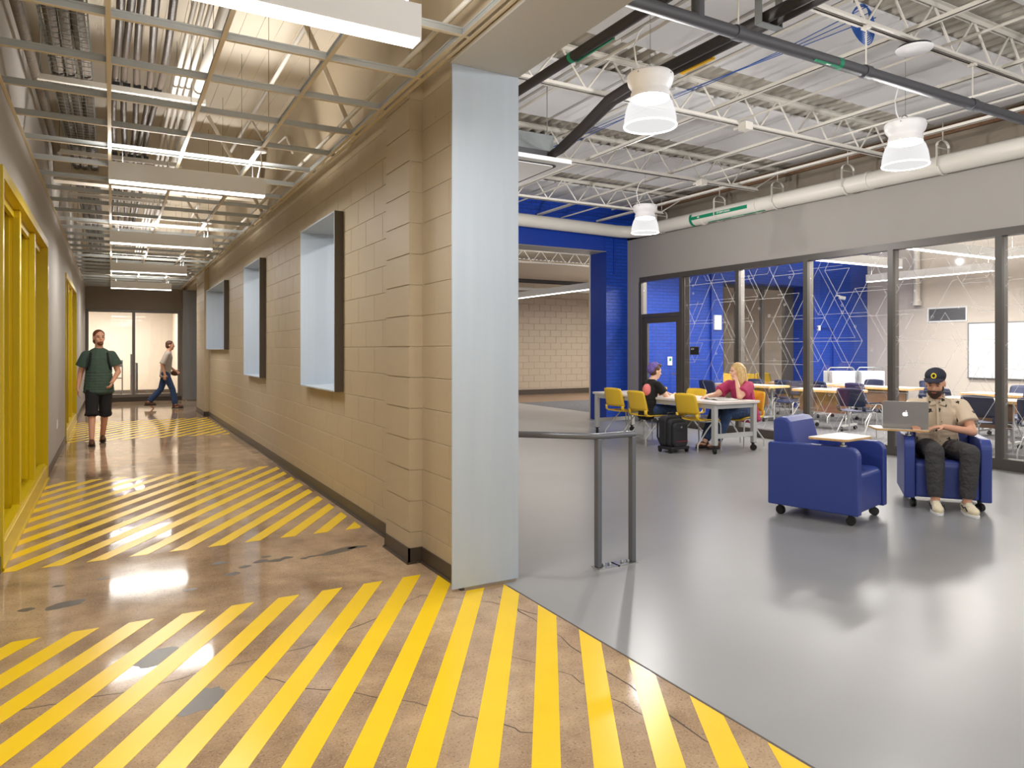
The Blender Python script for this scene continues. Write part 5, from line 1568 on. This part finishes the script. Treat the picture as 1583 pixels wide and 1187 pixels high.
# ---- man with cap and laptop in the armchair
f = V((-.80,-.60,0)).normalized(); r_ = f.cross(Z); B = V((6.64, 3.77, 0)) - f*.03; P = at(B, f, r_)
J = dict(fwd=f, hip=P(.02,-.06,.50), neck=P(.03,-.06,.955), head=P(.045,.03,1.095), shL=P(-.17,-.05,.885), shR=P(.22,-.03,.885), elL=P(-.235,.10,.665), elR=P(.33,.10,.70), wrL=P(.005,.235,.715), wrR=P(.245,.25,.725),
         hpL=P(-.08,.02,.49), hpR=P(.11,.02,.49), knL=P(-.165,.43,.515), knR=P(.10,.43,.515), anL=P(-.135,.47,.10), anR=P(.10,.48,.10), foL=(f-r_*.25).normalized(), foR=(f-r_*.05).normalized())
hands = dict(L=(r_*.9+f*.25-Z*.05, -Z, f, .5, .95), R=(-r_*.1+f*.7-Z*.1, -Z, -r_, .5, .95))
hh = (f+r_*.28-Z*.34).normalized(); hu = (Z+(f+r_*.2)*.34).normalized(); hu = (hu-hh*hu.dot(hh)).normalized()
p, f, r_ = person('bearded man in a cap and palm print shirt typing on a laptop', J, m_skin, 1.0, 1.0, hf=hh, hup=hu, hands=hands)
sh_ = shirt(p, J, f, r_, m_shirt_print, 1.02, .66, -.09, 1.08, slack=.02)
trousers(p, J, f, r_, m_black_jeans, 1.0, .93, cuff=.054, knee=.070)
c = J['head']; q = hh.cross(hu).normalized()
mb = MB(); mb.ell(c+hh*.046-hu*.075, (q*.062, hh*.052, hu*.050)); mb.ell(c+hh*.010-hu*.045, (q*.073, hh*.050, hu*.055)); mb.ell(c+hh*.066-hu*.105, (q*.036, hh*.03, hu*.026))
obj('beard', remesh(mb, 'beard', .007, 2), m_beard, p)
MB().ell(c+hh*.097-hu*.058, (q*.022, hh*.008, hu*.007)).build('mouth', m_lip, p, smooth=80)
MB().ell(c+hh*.098-hu*.047, (q*.030, hh*.008, hu*.006)).build('moustache', m_beard, p, smooth=80)
for s in (-1, 1):
    MB().ell(c+q*s*.031+hh*.0855+hu*.006, (q*.0115, hh*.006, hu*.0045), 8, 6).build('eye', m_eye, p, smooth=80)
    MB().ell(c+q*s*.033+hh*.0885+hu*.026, (q*.020, hh*.006, hu*.005), 8, 6).build('eyebrow', m_beard, p, smooth=80)
mb = MB(); mb.ell(c-hh*.03+hu*.0, (q*.077, hh*.06, hu*.06)); obj('hair', remesh(mb, 'hair', .008, 2), m_beard, p)
cap = MB(); cap.ell(c-hh*.010+hu*.070, (q*.088, hh*.100, hu*.074), 20, 12)
cm = obj('cap', remesh(cap, 'cap', .008, 2), m_navy_cap, p)
rows = []
for j in range(4):
    rows.append([c+hu*(.068-.005*j+.012*(1-(-1+2*i/10)**2))+q*(.082*(-1+2*i/10)*(1-.05*j))+hh*(.065+.028*math.sqrt(max(0,1-(-1+2*i/10)**2))+.026*j*math.sqrt(max(0.05,1-.75*(-1+2*i/10)**2))) for i in range(11)])
MB().grid(rows).build('cap_brim', m_navy_cap, cm, smooth=60, solid=.006)
ring = []
ec = c+hh*.080+hu*.098; en = (hh*.92+hu*.40).normalized(); eu = (hu-en*hu.dot(en)).normalized()
for k in range(17):
    a = 2*math.pi*k/16; ring.append(ec+en*.004+q*.0175*math.cos(a)+eu*.0215*math.sin(a))
MB().tube(ring, .0062, 8, False).build('cap_emblem', M('yellow_embroidery', rgb(232,210,50), .7), cm, smooth=60)
MB().sph(c-hh*.008+hu*.142, .008).build('cap_button', m_navy_cap, cm, smooth=80)
col = MB()
for s in (-1, 1):
    col.bar(J['neck']+r_*s*.055+f*.055+Z*.005, J['neck']+r_*s*.035+f*.115-Z*.06, .05, .008, up=f)
    col.bar(J['neck']+r_*s*.07-f*.02+Z*.02, J['neck']+r_*s*.055+f*.06+Z*.0, .045, .01, up=r_)
col.build('collar', m_shirt_print, p)
MB().bar(P(.035,.068,.905), P(.03,.12,.60), .018, .012, up=f).build('button_placket', m_shirt_print, p)
MB().ell(J['neck']+f*.01-Z*.005, (r_*.072, f*.068, Z*.025)).build('shirt_lining', m_orange, p, smooth=80)
for s in 'LR':
    d_ = J['fo'+s]
    so = shoe(p, J['an'+s], d_, 0.0, m_shoe_cream, m_shoe_sole, 1.0, 'sneaker')
    rs = d_.cross(Z)
    for sd in (-1, 1):
        st = [V((J['an'+s].x, J['an'+s].y, 0))+d_*(.0+.04*k)+rs*sd*(.0445+.002*k)+Z*zz for k, zz in enumerate((.075,.058,.072,.045))]
        MB().tube(st, .005, 6).build('side_stripe', m_navy_cap, so, smooth=60)
    for k in range(4):
        b0 = V((J['an'+s].x, J['an'+s].y, 0))+d_*(.045+.025*k)+Z*(.098-.008*k)
        MB().tube([b0-rs*.026, b0+Z*.005, b0+rs*.026], .0035, 6).build('lace', m_shoe_sole, so)
